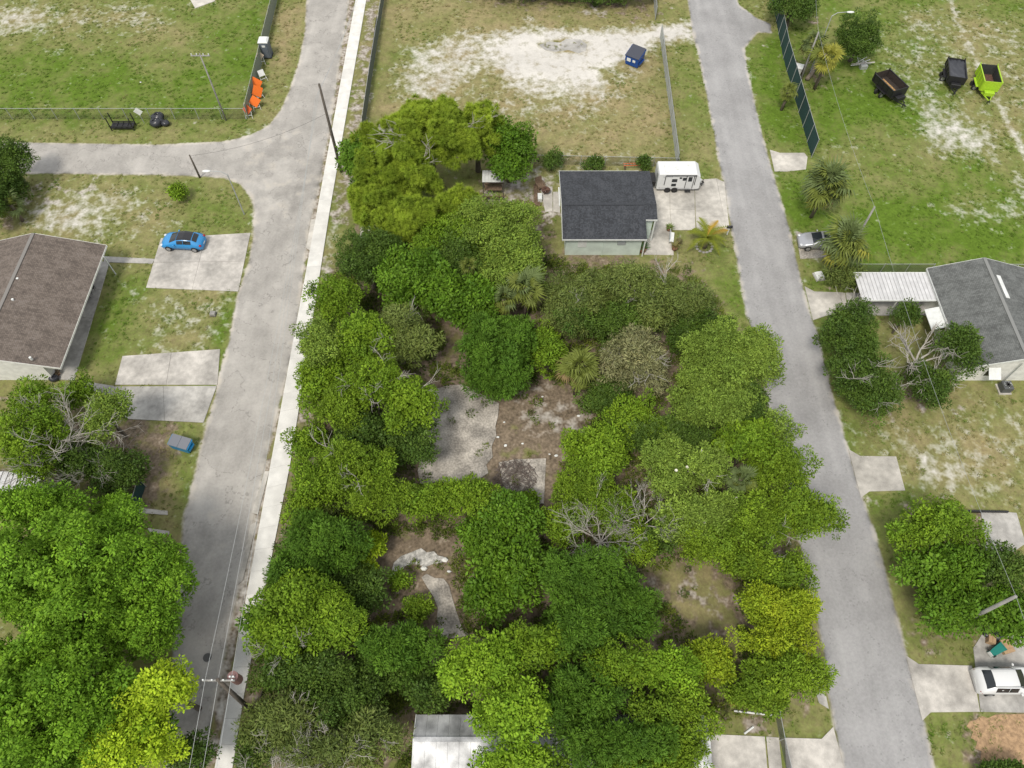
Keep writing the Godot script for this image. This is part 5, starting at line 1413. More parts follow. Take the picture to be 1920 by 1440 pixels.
	for z in [-0.25, 0.25]:
		part("wheel", MB.new().rod(Vector3(-0.5, 0.5, z - 0.03), Vector3(-0.5, 0.5, z + 0.03), 0.13, 10), M.rubber, o)
	part("bottom_cap", MB.new().box(Vector3(-0.53, 0.28, 0), Vector3(0.05, 0.32, 0.36)), M.white, o)
	for b in [[Vector3(35.82, 0, -12.91), 0.4, "dark rubbish bag behind the teal bin", 21], [Vector3(35.17, 0, -13.1), 0.35, "dark rubbish bag against the bush above the white car", 22], [Vector3(36.25, 0, -13.02), 0.32, "small rubbish bag between bush and cardboard boxes", 23]]:
		bag(b[0] + Vector3(0, 0.06, 0), b[1], b[3], b[2])
	# brown house corner
	bag(Vector3(-41.02, 0, -35.38), 0.45, 31, "black rubbish bag at the corner of the brown house")
	potted("dry potted plant at the corner of the brown house", Vector3(-41.7, 0, -35.72), 0.5, Color(0.16, 0.12, 0.07))
	potted("dry potted plant nearest the concrete strip", Vector3(-40.89, 0, -35.89), 0.4, Color(0.14, 0.11, 0.07))
	for c in [["black metal chair at the brown house door", Vector3(-40.54, 0, -45.54), 0.3], ["black metal chair left of the other at the brown house", Vector3(-40.69, 0, -44.82), -0.2]]:
		var ch := thing("metal_chair", c[0], "chair", c[1] + Vector3(0, 0.08, 0), c[2])
		part("seat", MB.new().box(Vector3(0, 0.44, 0), Vector3(0.48, 0.04, 0.48)), M.black, ch)
		part("backrest", MB.new().box(Vector3(0, 0.72, -0.23), Vector3(0.48, 0.5, 0.03)), M.black, ch)
		for x in [-0.2, 0.2]:
			for z in [-0.2, 0.2]:
				part("leg", MB.new().rod(Vector3(x, 0, z), Vector3(x, 0.43, z), 0.018, 5), M.black, ch)
	# bits at the bottom right
	for w in [["long white pole lying above the stained driveway", Vector3(15.66, 0, -7.86), Vector3(18.32, 0, -7.58)], ["short white pole lying below the long one", Vector3(16.14, 0, -6.39), Vector3(16.84, 0, -6.83)]]:
		var a: Vector3 = w[1]
		var b: Vector3 = w[2]
		var wp: MeshInstance3D = part("white_pole", MB.new().rod(Vector3(0, 0.08, 0), b - a + Vector3(0, 0.08, 0), 0.07, 8), M.white, self, a)
		wp.name = numbered("white_pole")
		tag(wp, w[0], "pole")
	o = thing("edging_board", "dark plank edging of the grey concrete pad", "plank", Vector3(35.78, 0, -22.77))
	for i in 4:
		part("plank", MB.new().box(Vector3(0.6 + 1.05 * i, 0.16, 0.02 * i), Vector3(1.03, 0.32, 0.12), Basis(Vector3.UP, -0.02)), M.black, o)
	# manhole
	o = thing("manhole_cover", "round dark manhole cover in the lower left street", "manhole", Vector3(-22.27, 0, -11.47) + Vector3(0, 0.02, 0))
	part("ring", MB.new().rod(Vector3(0, -0.02, 0), Vector3(0, 0.012, 0), 0.38, 20), M.concrete_grey, o)
	part("cover", MB.new().rod(Vector3(0, 0.0, 0), Vector3(0, 0.02, 0), 0.31, 20), plain(0.08, 0.08, 0.08, 0.7), o)
	# brush pile
	var g := RandomNumberGenerator.new()
	g.seed = 5
	var mb := MB.new()
	var c0 := Vector3(0.27, 0, -25.78)
	for i in 420:
		var a := g.randf() * TAU
		var r := sqrt(g.randf()) * 1.75
		var h := 0.12 + maxf(0.0, 1.0 - r / 1.75) * g.randf() * 0.7
		var p := Vector3(cos(a) * r, h, sin(a) * r * 0.9)
		var d2 := Vector3(g.randf_range(-1, 1), g.randf_range(-0.25, 0.25), g.randf_range(-1, 1)).normalized() * g.randf_range(0.3, 0.9)
		mb.tube([p - d2 * 0.5, p + d2 * 0.1 + Vector3(0, 0.05, 0), p + d2 * 0.5], [0.022, 0.018, 0.008], 3, false)
	o = thing("brush_pile", "grey pile of cut twigs on the small cracked slab", "brush pile", c0 + Vector3(0, 0.08, 0))
	part("twigs", mb, grainy(0.2, 0.16, 0.14, M.t1, 0.8, 0.95), o)
	# scraps of white litter in the clearings
	var spots := [Vector3(-0.69, 0, -31.02), Vector3(0.91, 0, -28.95), Vector3(-0.55, 0, -28.75), Vector3(-1.19, 0, -29.56), Vector3(3.74, 0, -27.79), Vector3(2.69, 0, -33.6), Vector3(5.82, 0, -31.66), Vector3(3.16, 0, -27.94), Vector3(-0.9, 0, -27.05), Vector3(1.77, 0, -25.25), Vector3(-6.68, 0, -18.78), Vector3(-4.88, 0, -17.85), Vector3(-44.15, 0, -76.97), Vector3(-35.01, 0, -24.25)]
	var where := ["white scrap near the right corner of the old slab", "largest white scrap in the sandy clearing", "white scrap left of the largest one in the clearing", "white scrap at the lower right edge of the old slab", "white scrap beside the small cracked slab", "white scrap at the top of the reddish soil", "white scrap at the right rim of the clearing", "white scrap above the small cracked slab", "white scrap on the left rim of the brush pile", "white scrap on the right of the brush pile", "white scrap above the broken white slab", "white scrap at the right of the broken white slab", "white scrap on the grass of the upper left field", "white scrap on the soil beside the ribbed shed"]
	for i in spots.size():
		var k := g.randf_range(0.08, 0.17)
		var l: MeshInstance3D = part("litter_scrap", MB.new().blob(Vector3(0, k * 0.3, 0), Vector3(k, k * 0.4, k * 0.7), 0.25, i + 3, 4, 6), M.white, self, spots[i] + Vector3(0, 0.02, 0))
		l.name = numbered("litter_scrap")
		tag(l, where[i], "litter", "white litter scraps")
	# rubble of the white slab
	var chips := [["pale concrete chunk at the left tip of the broken white slab", Vector3(-9.24, 0, -17.51)], ["pale concrete chunk at the inner bend of the broken white slab", Vector3(-6.84, 0, -18.1)], ["pale concrete chunk at the right end of the broken white slab", Vector3(-5.26, 0, -18.78)]]
	for i in 3:
		var rb: MeshInstance3D = part("concrete_chunk", MB.new().blob(Vector3.ZERO, Vector3(0.28, 0.12, 0.22), 0.2, i + 50, 4, 6), M.white_wall, self, chips[i][1] + Vector3(0, 0.08, 0))
		rb.name = numbered("concrete_chunk")
		tag(rb, chips[i][0], "rubble", "chunks of the broken white slab")


var clumps := {}

# a spray of separate leaves round the origin, growing towards +y
func leaf_clump(n: int, radius: float, length: float, width: float, spread: float, fold: float, seed_: int) -> ArrayMesh:
	var g := RandomNumberGenerator.new()
	g.seed = seed_
	var st := SurfaceTool.new()
	st.begin(Mesh.PRIMITIVE_TRIANGLES)
	st.set_smooth_group(-1)
	for i in n:
		var y := g.randf_range(-0.45, 1.0)
		var a := g.randf() * TAU
		var s := sqrt(maxf(0.0, 1.0 - y * y))
		var dir := Vector3(s * cos(a), y, s * sin(a))
		var at := dir * radius * g.randf_range(0.35, 1.0)
		var along := (dir + Vector3(g.randf_range(-1, 1), g.randf_range(-0.6, 0.6), g.randf_range(-1, 1)) * spread).normalized()
		var up := (Vector3.UP * 0.5 + dir * 0.7 + Vector3(g.randf_range(-1, 1), 0, g.randf_range(-1, 1)) * 0.5).normalized()
		var side := along.cross(up).normalized()
		var k := g.randf_range(0.7, 1.3)
		var l := length * k
		var w := width * k
		var nn := side.cross(along)
		var p0 := at
		var p1 := at + along * l * 0.5 + side * w * 0.5 - nn * fold * w
		var p2 := at + along * l - nn * l * 0.12
		var p3 := at + along * l * 0.5 - side * w * 0.5 - nn * fold * w
		var v := g.randf_range(0.78, 1.22)
		st.set_color(Color(v * g.randf_range(0.92, 1.1), v, v * g.randf_range(0.85, 1.15)))
		for p in [p0, p2, p1, p0, p3, p2]:
			st.add_vertex(p)
	st.generate_normals()
	return st.commit()

func needle_clump(n: int, length: float, width: float, seed_: int) -> ArrayMesh:
	var g := RandomNumberGenerator.new()
	g.seed = seed_
	var st := SurfaceTool.new()
	st.begin(Mesh.PRIMITIVE_TRIANGLES)
	st.set_smooth_group(-1)
	for i in n:
		var y := g.randf_range(-0.3, 1.0)
		var a := g.randf() * TAU
		var s := sqrt(maxf(0.0, 1.0 - y * y))
		var dir := Vector3(s * cos(a), y, s * sin(a)).normalized()
		var side := dir.cross(Vector3(g.randf_range(-1, 1), g.randf_range(-1, 1), g.randf_range(-1, 1))).normalized() * width * 0.5
		var l := length * g.randf_range(0.75, 1.2)
		var v := g.randf_range(0.8, 1.2)
		st.set_color(Color(v, v, v))
		for p in [dir * 0.04 - side, dir * 0.04 + side, dir * l + Vector3.DOWN * l * 0.1]:
			st.add_vertex(p)
	st.generate_normals()
	return st.commit()

var SP := {}

func leaf_mat(gloss: float, thin: float) -> StandardMaterial3D:
	var m := StandardMaterial3D.new()
	m.vertex_color_use_as_albedo = true
	m.roughness = gloss
	m.metallic_specular = 0.25
	m.backlight_enabled = true
	m.backlight = Color(thin * 0.85, thin, thin * 0.35)
	return m

func species():
	var soft := leaf_mat(0.6, 0.34)
	var waxy := leaf_mat(0.45, 0.22)
	clumps.round = [leaf_clump(54, 0.36, 0.17, 0.1, 0.5, 0.2, 1), leaf_clump(54, 0.38, 0.18, 0.1, 0.6, 0.1, 2)]
	clumps.fine = [leaf_clump(72, 0.42, 0.17, 0.085, 0.7, 0.1, 3), leaf_clump(72, 0.44, 0.17, 0.09, 0.8, 0.1, 4)]
	clumps.big = [leaf_clump(38, 0.38, 0.25, 0.14, 0.6, 0.25, 5), leaf_clump(38, 0.4, 0.24, 0.15, 0.7, 0.2, 6)]
	clumps.wispy = [leaf_clump(64, 0.52, 0.26, 0.07, 0.9, 0.1, 7), leaf_clump(64, 0.52, 0.24, 0.07, 0.9, 0.1, 8)]
	clumps.fern = [leaf_clump(96, 0.36, 0.2, 0.065, 0.25, 0.15, 9), leaf_clump(96, 0.38, 0.21, 0.065, 0.3, 0.15, 10)]
	clumps.needle = [needle_clump(150, 0.44, 0.045, 11), needle_clump(150, 0.46, 0.045, 12)]
	# leaf spray, twig cluster radius, colours of young and of old leaves, material, density
	SP.ear = {c = "round", sep = 0.78, lr = 0.62, young = Color(0.194, 0.356, 0.026), old = Color(0.128, 0.256, 0.022), m = soft, n = 1.3}
	SP.lime = {c = "round", lr = 0.7, young = Color(0.395, 0.529, 0.029), old = Color(0.293, 0.433, 0.025), m = soft, n = 1.3}
	SP.mid = {c = "round", lr = 0.75, young = Color(0.239, 0.386, 0.027), old = Color(0.160, 0.291, 0.022), m = soft, n = 1.3}
	SP.laurel = {c = "big", lr = 0.8, young = Color(0.120, 0.226, 0.019), old = Color(0.080, 0.165, 0.016), m = waxy, n = 1.3}
	SP.bright = {c = "round", lr = 0.8, young = Color(0.191, 0.303, 0.021), old = Color(0.129, 0.228, 0.020), m = soft, n = 1.3}
	SP.fern = {c = "fern", lr = 0.7, young = Color(0.103, 0.202, 0.021), old = Color(0.069, 0.147, 0.017), m = soft, n = 1.3}
	SP.dark = {c = "fine", lr = 0.9, young = Color(0.096, 0.160, 0.026), old = Color(0.062, 0.114, 0.021), m = waxy, n = 1.3}
	SP.olive = {c = "wispy", lr = 1.0, young = Color(0.172, 0.219, 0.053), old = Color(0.114, 0.159, 0.040), m = waxy, n = 1.3}
	SP.pepper = {c = "fine", lr = 0.8, young = Color(0.194, 0.296, 0.022), old = Color(0.125, 0.212, 0.020), m = soft, n = 1.3}
	SP.gold = {c = "fine", lr = 0.8, young = Color(0.313, 0.393, 0.023), old = Color(0.204, 0.295, 0.019), m = soft, n = 1.3}
	SP.light = {c = "fine", lr = 0.85, young = Color(0.225, 0.325, 0.051), old = Color(0.152, 0.235, 0.038), m = soft, n = 1.2}
	SP.pine = {c = "needle", lr = 0.75, young = Color(0.312, 0.414, 0.040), old = Color(0.197, 0.287, 0.029), m = soft, n = 1.6}
	SP.grey = {c = "wispy", lr = 0.9, young = Color(0.259, 0.258, 0.118), old = Color(0.183, 0.193, 0.088), m = waxy, n = 1.1}
	M.bark = grainy(0.17, 0.145, 0.115, M.t1, 0.8, 0.95)
	M.bark_grey = grainy(0.3, 0.275, 0.24, M.t1, 0.8, 0.95)
	M.bark_pale = grainy(0.54, 0.51, 0.46, M.t1, 0.8, 0.9)

func limb(mb: MB, g: RandomNumberGenerator, at: Vector3, dir: Vector3, length: float, r: float, depth: int, curl := 0.5, sides := 5):
	var pts := [at]
	var rad := [r]
	var p := at
	var d := dir
	var steps := 4
	for i in steps:
		d = (d + Vector3(g.randf_range(-1, 1), g.randf_range(-0.6, 0.7), g.randf_range(-1, 1)) * curl * 0.45).normalized()
		p += d * length / steps
		pts.append(p)
		rad.append(r * (1.0 - 0.6 * (i + 1) / steps))
		if depth > 0 and i >= 1:
			for k in 1 + g.randi() % 2:
				var q := (d + Vector3(g.randf_range(-1, 1), g.randf_range(-0.5, 0.8), g.randf_range(-1, 1)) * 0.85).normalized()
				limb(mb, g, p, q, length * g.randf_range(0.45, 0.7), r * 0.5, depth - 1, curl, 4)
	mb.tube(pts, rad, sides, false)

func tree(kind: String, x: float, z: float, rx: float, ra: float, hc: float, label: String, opt := {}):
	var s: Dictionary = SP[kind]
	var g := RandomNumberGenerator.new()
	g.seed = hash(label)
	var ry: float = opt.get("ry", 0.75 * (rx + ra) * 0.5)
	ry = minf(ry, hc - 0.35)
	var rz := sqrt(maxf(ra * ra - pow(0.61 * ry, 2), pow(0.6 * ra, 2)))
	var called: String = opt.get("called", "broadleaf_tree" if hc + ry > 2.6 else "shrub")
	var o := thing(called, label, opt.get("category", "tree" if hc + ry > 2.6 else "shrub"), Vector3(x, 0, z), 0.0, opt.get("group", ""))
	var lr: float = s.lr * opt.get("lr", 1.0)
	lr = minf(lr, minf(rx, rz) * 0.6)
	var mean := (rx + rz + ry) / 3.0
	rx *= 0.95
	rz *= 0.95
	var nl := int(clampf(3.4 * mean * mean / (lr * lr), 5, 420))
	var lobes := []
	var ph := g.randf() * TAU
	var tries := 0
	while lobes.size() < nl and tries < nl * 40:
		tries += 1
		var y := g.randf_range(-0.6, 1.0)
		var a := g.randf() * TAU
		var h := sqrt(1.0 - y * y)
		var wob := 1.0 + 0.17 * sin(3.0 * a + ph) + 0.12 * sin(5.0 * a + 2.1 * ph) + 0.08 * sin(9.0 * a + ph)
		var k := (g.randf_range(0.78, 1.02) if g.randf() < 0.7 else g.randf_range(0.3, 0.8)) * wob
		var p := Vector3(h * cos(a) * maxf(rx - lr * 0.6, 0.2) * k, y * maxf(ry - lr * 0.5, 0.15) * k, h * sin(a) * maxf(rz - lr * 0.6, 0.2) * k)
		var ok := true
		for q in lobes:
			if p.distance_to(q[0]) < lr * s.get("sep", 0.95):
				ok = false
				break
		if ok:
			lobes.append([p, lr * (g.randf_range(0.5, 1.15) if g.randf() < 0.85 else g.randf_range(1.2, 1.5)), g.randf()])
	var xf := []
	var cols := []
	var gap: float = opt.get("gap", 0.14)
	var cs: float = opt.get("cs", 1.0)
	for lb in lobes:
		var r: float = lb[1]
		var nc := int(clampf(18.5 * r * r / (cs * cs) * s.n, 6, 110))
		for i in nc:
			if g.randf() < gap:
				continue
			var y := 1.0 - (i + 0.5) / nc * 1.5
			var a := i * 2.39996 + g.randf() * 0.5
			var h := sqrt(maxf(0.0, 1.0 - y * y))
			var d := Vector3(h * cos(a), y, h * sin(a))
			var p: Vector3 = lb[0] + d * r * (g.randf_range(0.5, 1.05) if g.randf() > 0.12 else g.randf_range(1.05, 1.55)) * Vector3(1, 0.8, 1)
			p.y += hc
			if p.y < 0.2:
				continue
			var up := (d + Vector3.UP * 0.25 + Vector3(g.randf_range(-1, 1), 0, g.randf_range(-1, 1)) * 0.3).normalized()
			var q := Quaternion(Vector3.UP, up) * Quaternion(Vector3.UP, g.randf() * TAU)
			var sc := (g.randf_range(0.55, 0.95) if g.randf() < 0.45 else g.randf_range(0.95, 1.4)) * cs
			xf.append(Transform3D(Basis(q).scaled(Vector3.ONE * sc), p))
			# young and old leaves are mixed at random through the whole crown
			var age := clampf(lb[2] * 0.8 + g.randf_range(-0.25, 0.45), 0.0, 1.0)
			var c: Color = s.young.lerp(s.old, age)
			var j := g.randf_range(0.78, 1.22)
			cols.append(Color(c.r * j, c.g * j, c.b * j))
	var mm := MultiMesh.new()
	mm.transform_format = MultiMesh.TRANSFORM_3D
	mm.use_colors = true
	mm.mesh = clumps[s.c][g.randi() % 2]
	mm.instance_count = xf.size()
	for i in xf.size():
		mm.set_instance_transform(i, xf[i])
		mm.set_instance_color(i, cols[i])
	# trunk and limbs
	var mb := MB.new().smooth(true)
	var tr: float = clampf(0.045 * (rx + rz), 0.04, 0.32)
	var fork := Vector3(g.randf_range(-0.2, 0.2), maxf(0.25, hc - ry * 0.75), g.randf_range(-0.2, 0.2))
	mb.tube([Vector3(0, -0.1, 0), fork * 0.5 + Vector3(0.05, 0, 0.03), fork], [tr * 1.25, tr, tr * 0.85], 7, false)
	var k := 0
	for lb in lobes:
		k += 1
		if k % 3 == 0 or k < 5:
			var e: Vector3 = lb[0] + Vector3(0, hc, 0)
			var midp := fork.lerp(e, 0.5) + Vector3(0, -0.12 * ry, 0)
			mb.tube([fork, midp, e], [tr * 0.5, tr * 0.3, tr * 0.1], 5, false)
	part("trunk", mb, opt.get("bark", M.bark), o)
	if opt.has("bare"):
		var bb := MB.new().smooth(true)
		for i in int(opt.bare):
			var a := g.randf() * TAU
			var dd := Vector3(cos(a) * rx, g.randf_range(0.5, 1.1) * ry, sin(a) * rz) / mean
			limb(bb, g, Vector3(0, hc - ry * 0.1, 0) + dd * mean * 0.15, dd.normalized(), mean * g.randf_range(0.75, 1.0), maxf(tr * 0.3, 0.05), 2)
		part("dead_branches", bb, M.bark_pale, o)
	var mi := MultiMeshInstance3D.new()
	mi.name = "crown"
	mi.multimesh = mm
	mi.material_override = s.m
	mi.set_meta("kind", "stuff")
	o.add_child(mi)
	if opt.has("flowers"):
		for i in int(opt.flowers):
			var lb = lobes[g.randi() % lobes.size()]
			if lb[0].y < 0.0:
				continue
			var fm := MB.new()
			var at: Vector3 = lb[0] + Vector3(0, hc + lb[1] * 0.95, 0)
			for q in 6:
				var a := TAU * q / 6
				var u := Vector3(cos(a), 0.5, sin(a)) * 0.11
				var w := Vector3(-sin(a), 0, cos(a)) * 0.05
				fm.otri(at, at + u + w, at + u - w, at + Vector3.DOWN)
			part("blossom", fm, M.blossom, o)
	return o

func put_trees():
	species()
	M.blossom = plain(0.75, 0.72, 0.62, 0.7)
	var lot := "trees crowding the overgrown lot"
	for t in TREES:
		var opt: Dictionary = t[7] if t.size() > 7 else {}
		opt = opt.duplicate()
		if opt.get("out", false) == false:
			opt.group = lot
		tree(t[0], t[1], t[2], t[3], t[4], t[5], t[6], opt)


const TREES := [
	# left edge and left bottom
	["ear", -30.39, -15.7, 6.96, 5.22, 6.5, "largest bright green spreading tree at the lower left edge", {out = true, gap = 0.04}],
	["ear", -25.18, -14.04, 3.22, 4.09, 5.5, "bright green spreading crown reaching over the left street", {out = true, gap = 0.05}],
	["ear", -30.47, -8.31, 6.09, 4.78, 6.5, "big green crown above the lime tree at the lower left corner", {out = true, gap = 0.05}],
	["ear", -25.86, -5.95, 3.69, 3.38, 5.5, "rounded green crown left of the lime green tree", {out = true, gap = 0.05}],
	["ear", -30.84, -3.86, 3.61, 2.05, 5.5, "green crown cut by the lower left corner", {out = true, gap = 0.05}],
	["ear", -35.15, -20.98, 4.34, 2.1, 5, "green crown hiding the ribbed white shed roof", {out = true, gap = 0.05}],
	["lime", -22.1, -8, 2.09, 1.96, 6.5, "lime green crown next to the lower left street", {out = true}],
	["lime", -23.18, -5.21, 2.8, 1.73, 6.2, "lime yellow crown at the bottom left of the street", {out = true}],
	["dark", -20.95, -4.66, 1.39, 1.09, 3, "small dark tree at the bottom edge of the left street", {out = true}],
	["bright", -37.76, -26.76, 2.73, 3.29, 4.5, "dense green tree behind the bare branched tree on the left", {out = true}],
	["bright", -38.7, -30.68, 2.19, 2.02, 4, "green tree below the white end wall of the brown house", {out = true}],
	["light", -33.17, -29.68, 1.82, 2.24, 4, "grey green leafy tree beside the cracked driveway", {out = true}],
	["dark", -31.47, -25.3, 2.23, 1.97, 2.2, "dark low bush at the end of the dark green fence", {out = true}],
	["dark", -34.77, -26.1, 1.72, 1.89, 2.5, "dark bush in the shade of the bare branched tree", {out = true}],
	["bright", -36.94, -32.78, 1.14, 1.17, 2.2, "small green bush at the corner of the brown house", {out = true}],
	["ear", -29.95, -21.15, 1.82, 1.5, 3.5, "low green crown over the worn wheel strips", {out = true, gap = 0.05}],
	["dark", -51.89, -59.83, 1.76, 2.76, 3.5, "dark green tree at the end of the side street", {out = true}],
	["dark", -51.62, -55.9, 1.51, 3.76, 2.5, "dark shrub on the left edge below the side street", {out = true}],
	["bright", -34.85, -57.73, 0.67, 1.01, 1.1, "small lone green bush by the side street", {out = true}],
	# top
	["pine", -8.42, -60.51, 5.79, 4.74, 6, "tall yellow green pine beside the upper sidewalk", {called = "pine_tree", bare = 3, gap = 0.08, ry = 2.6}],
	["pine", -10.95, -55.72, 3.76, 3.7, 5.5, "pine crown leaning over the lot beside the sidewalk", {called = "pine_tree", bare = 1, gap = 0.1}],
	["pine", -9.9, -50.33, 3.65, 2.89, 4.5, "lower pine crown above the dark green thicket", {called = "pine_tree", gap = 0.1}],
	["pine", -3.66, -62.02, 3.01, 3.4, 5.2, "pine crown nearest the white ribbed canopy", {called = "pine_tree", gap = 0.12}],
	["laurel", -15.33, -59.44, 2.19, 3.53, 3.5, "deep green tree between sidewalk and pine"],
	["laurel", -0.27, -60.46, 2.47, 3.58, 4, "deep green tree between pine and green house"],
	["dark", 4.29, -62.16, 1.09, 1.15, 1.2, "dark round shrub behind the fence of the green house", {out = true}],
	["dark", 8.9, -62.25, 0.86, 0.82, 0.9, "small shrub behind the dark roof", {out = true}],
	["dark", 14.18, -62.25, 0.69, 0.74, 0.9, "tiny shrub by the back of the travel trailer", {out = true}],
	["dark", 34.66, -87.75, 2.95, 2.46, 3, "dark tree cut by the top edge beside the green fence", {out = true, gap = 0.35}],
	["dark", 41.17, -81.08, 2.65, 3.52, 3, "dark round tree in the trailer field", {out = true, gap = 0.4}],
	["dark", 2.75, -93.76, 6.87, 1.91, 1.6, "dark treetop at the top edge above the white sand", {out = true}],
	["dark", 13.01, -93.05, 4.79, 1.9, 1.6, "dark treetop at the top edge near the blue dumpster", {out = true}],
	# lot, upper part
	["light", -1.27, -49.28, 4.57, 4.21, 3.8, "light green leafy tree beside the green house patio"],
	["light", 0, -44.94, 2.96, 2.87, 3.5, "light green tree corner below the patio tree"],
	["bright", -6.06, -48.61, 3.54, 3.03, 3.8, "bright green tree directly under the pine"],
	["dark", -13.33, -45.8, 2.96, 2.9, 4, "dark green tree nearest the sidewalk below the pine"],
	["laurel", -9.7, -43.73, 3.15, 3.12, 4.2, "dense green tree in the upper left of the lot"],
	["dark", -5.51, -46.49, 2.76, 2.62, 3.2, "dark tree beside the small palm in the thicket"],
	["laurel", -6.28, -42.13, 2.17, 2.75, 3.5, "glossy dark tree above the little brown gap"],
	["laurel", -3.37, -41.38, 2.41, 2.72, 3.3, "glossy tree to the right of the little brown gap"],
	["bright", -15.56, -40.98, 2.14, 2.51, 4.2, "bright rounded tree overhanging the sidewalk"],
	["light", -15.94, -36.03, 2.05, 3.31, 4.3, "pale leafed tree leaning on the sidewalk"],
	["bright", -12.64, -36.1, 2.48, 3.02, 5, "yellow green tree behind the leaning sidewalk tree"],
	["olive", -9.84, -37, 2.29, 2.8, 4.5, "grey twigged tree left of the little brown gap", {bare = 3}],
	["bright", -11.28, -31.74, 2.6, 2.55, 5.2, "tall bright crown with pale fanned branches", {bare = 5, gap = 0.25}],
	["bright", -8.15, -30.1, 2.23, 2.38, 5, "bright crown at the left rim of the clearing", {bare = 1}],
	["pepper", -13.4, -30.14, 1.95, 2.24, 4.5, "yellow green crown over the lot edge and sidewalk"],
	["bright", -16.13, -32.6, 2.01, 2.61, 3.8, "green crown reaching farthest over the sidewalk"],
	["dark", -8.16, -27.75, 2.06, 2.41, 3.5, "dark tree at the lower left rim of the old slab"],
	["dark", -11.71, -28.39, 2.6, 1.71, 3.2, "dark tree under the fanned branches"],
	["fern", -0.92, -35.96, 3.31, 4.15, 3.6, "round feathery green tree above the old slab"],
	["fern", -1.61, -34.27, 2.76, 2.45, 2.4, "feathery skirt of foliage at the top of the old slab"],
	# lot, upper right
	["olive", 9.13, -41.9, 4.8, 2.92, 3.8, "broad grey olive tree behind the green house end wall", {bare = 1}],
	["olive", 13.82, -40.87, 3.43, 3.11, 3.8, "grey olive tree nearest the right street verge", {bare = 2}],
	["olive", 5.49, -40.99, 2.62, 3, 3.8, "grey olive tree beside the tall fan palm"],
	["dark", 9.03, -39.22, 3.8, 2.05, 3, "dark tree in the middle of the olive trees"],
	["dark", 16.1, -39.08, 2.37, 2.33, 3.2, "dark shrub tree between olive and pale trees"],
	["bright", 3.26, -36.5, 1.54, 2.36, 2.8, "vivid green bush left of the shaggy palm"],
	["grey", 10.35, -34.47, 2.61, 2.96, 4.2, "brownish grey vine covered tree", {bare = 4}],
	["light", 17.46, -34.27, 3.81, 3.48, 4.5, "large pale green tree leaning over the right street"],
	["light", 20.96, -35.27, 2.05, 3.01, 3.8, "pale green crown reaching onto the right street"],
	["light", 16.21, -30.55, 3.29, 2.27, 3.8, "pale green crown below the street side tree"],
	["dark", 19.63, -31.12, 2.14, 2.32, 2.8, "dark low crown at the edge of the right street"],
	["dark", 8.14, -32.13, 1.9, 1.84, 2.4, "dark bush below the shaggy palm"],
	["bright", 10, -29.41, 2.39, 2.23, 3.6, "mid green crown at the right rim of the clearing"],
	["bright", 6.75, -26.17, 2.61, 2.81, 3.8, "green tree right of the brush pile"],
	["dark", 11.7, -28.01, 2.38, 1.95, 3, "dark crown between the clearing and the white blossoms"],
	["pepper", 5.41, -23.33, 2.5, 1.79, 3, "yellow green bush below the brush pile"],
	["light", 13.2, -24.55, 3.3, 2.49, 4.3, "pale leafed tree with scattered white blossoms", {flowers = 9, bare = 1}],
	["light", 14.87, -21.17, 3.01, 1.92, 4, "pale tree with few white blossoms beside the bare tree", {flowers = 4}],
	["bright", 18.71, -27.12, 2.55, 2.14, 3.8, "bright crown above the small fan palm"],
	["pepper", 20.83, -24.79, 2.5, 2.51, 3.8, "yellow green crown right of the small fan palm"],
	["pepper", 21.61, -21.09, 2.4, 2.34, 4.2, "yellow green crown reaching farthest over the right street"],
	["pepper", 18.34, -20.32, 2.59, 2.1, 4, "yellow green tree inside the right edge of the lot", {bare = 1}],
	["pepper", 17.77, -17.53, 1.97, 1.69, 3.2, "yellow green crown at the top right of the lower gap", {bare = 2}],
	["pepper", 19.78, -16.63, 1.94, 1.58, 3.5, "yellow green crown by the dark spot on the street"],
	["gold", 19.13, -14, 2.7, 1.67, 4, "golden yellow tree beside the right street"],
	["gold", 18.15, -11.93, 2.41, 1.62, 3.5, "golden green tree below the yellow one"],
	["pepper", 18.06, -9.64, 2.71, 1.71, 3.6, "olive yellow tree above the grass corner"],
	["pepper", 16.72, -8.61, 2, 1.19, 2.6, "low olive yellow tree beside the fallen white pole"],
	["gold", 13.58, -10.58, 2.02, 1.58, 3.2, "yellow green tree above the pale little palm"],
	["light", 12.48, -20.69, 2.41, 1.91, 3.6, "pale tree below the blossoms beside the leafless trees"],
	["pepper", 15.14, -18.95, 2.19, 1.65, 3.2, "yellow green tree above the lower gap"],
	["dark", 10.76, -19.65, 1.83, 1.48, 2.4, "dark bush under the second leafless tree"],
	["bright", 4.08, -20.64, 1.84, 1.72, 2.6, "green bush at the left of the leafless trees"],
	["pepper", 6.96, -21.57, 2.25, 1.96, 3, "yellow green tufts among the leafless branches", {gap = 0.45}],
	["pepper", 8.83, -19.09, 1.81, 1.66, 2.8, "yellow green bush under the leafless branches", {gap = 0.4}],
	["dark", 14.13, -27.73, 2.17, 1.95, 2.6, "dark crown above the white blossom tree"],
	["light", 21.5, -29.1, 1.54, 1.99, 2.8, "pale bush at the kerb above the yellow green crowns"],
	["dark", -5.81, -8.92, 1.64, 1.54, 2.8, "dark tree above the left end of the metal roof"],
	["dark", -9.55, -9.96, 2.02, 1.39, 2.8, "dark tree between feathery and olive trees"],
	["dark", -11.9, -16.84, 1.59, 1.41, 2.2, "dark bush below the blue green feathery tree"],
	["bright", -17.21, -28.13, 1.76, 1.48, 1.8, "low green bush by the black silt strip"],
	["olive", -15.15, -21.57, 1.84, 1.3, 3, "thin olive crown reaching over the sidewalk"],
	["pine", -13.51, -53.08, 2.6, 3.22, 4.2, "low pine crown at the edge of the lot corner", {called = "pine_tree", gap = 0.2}],
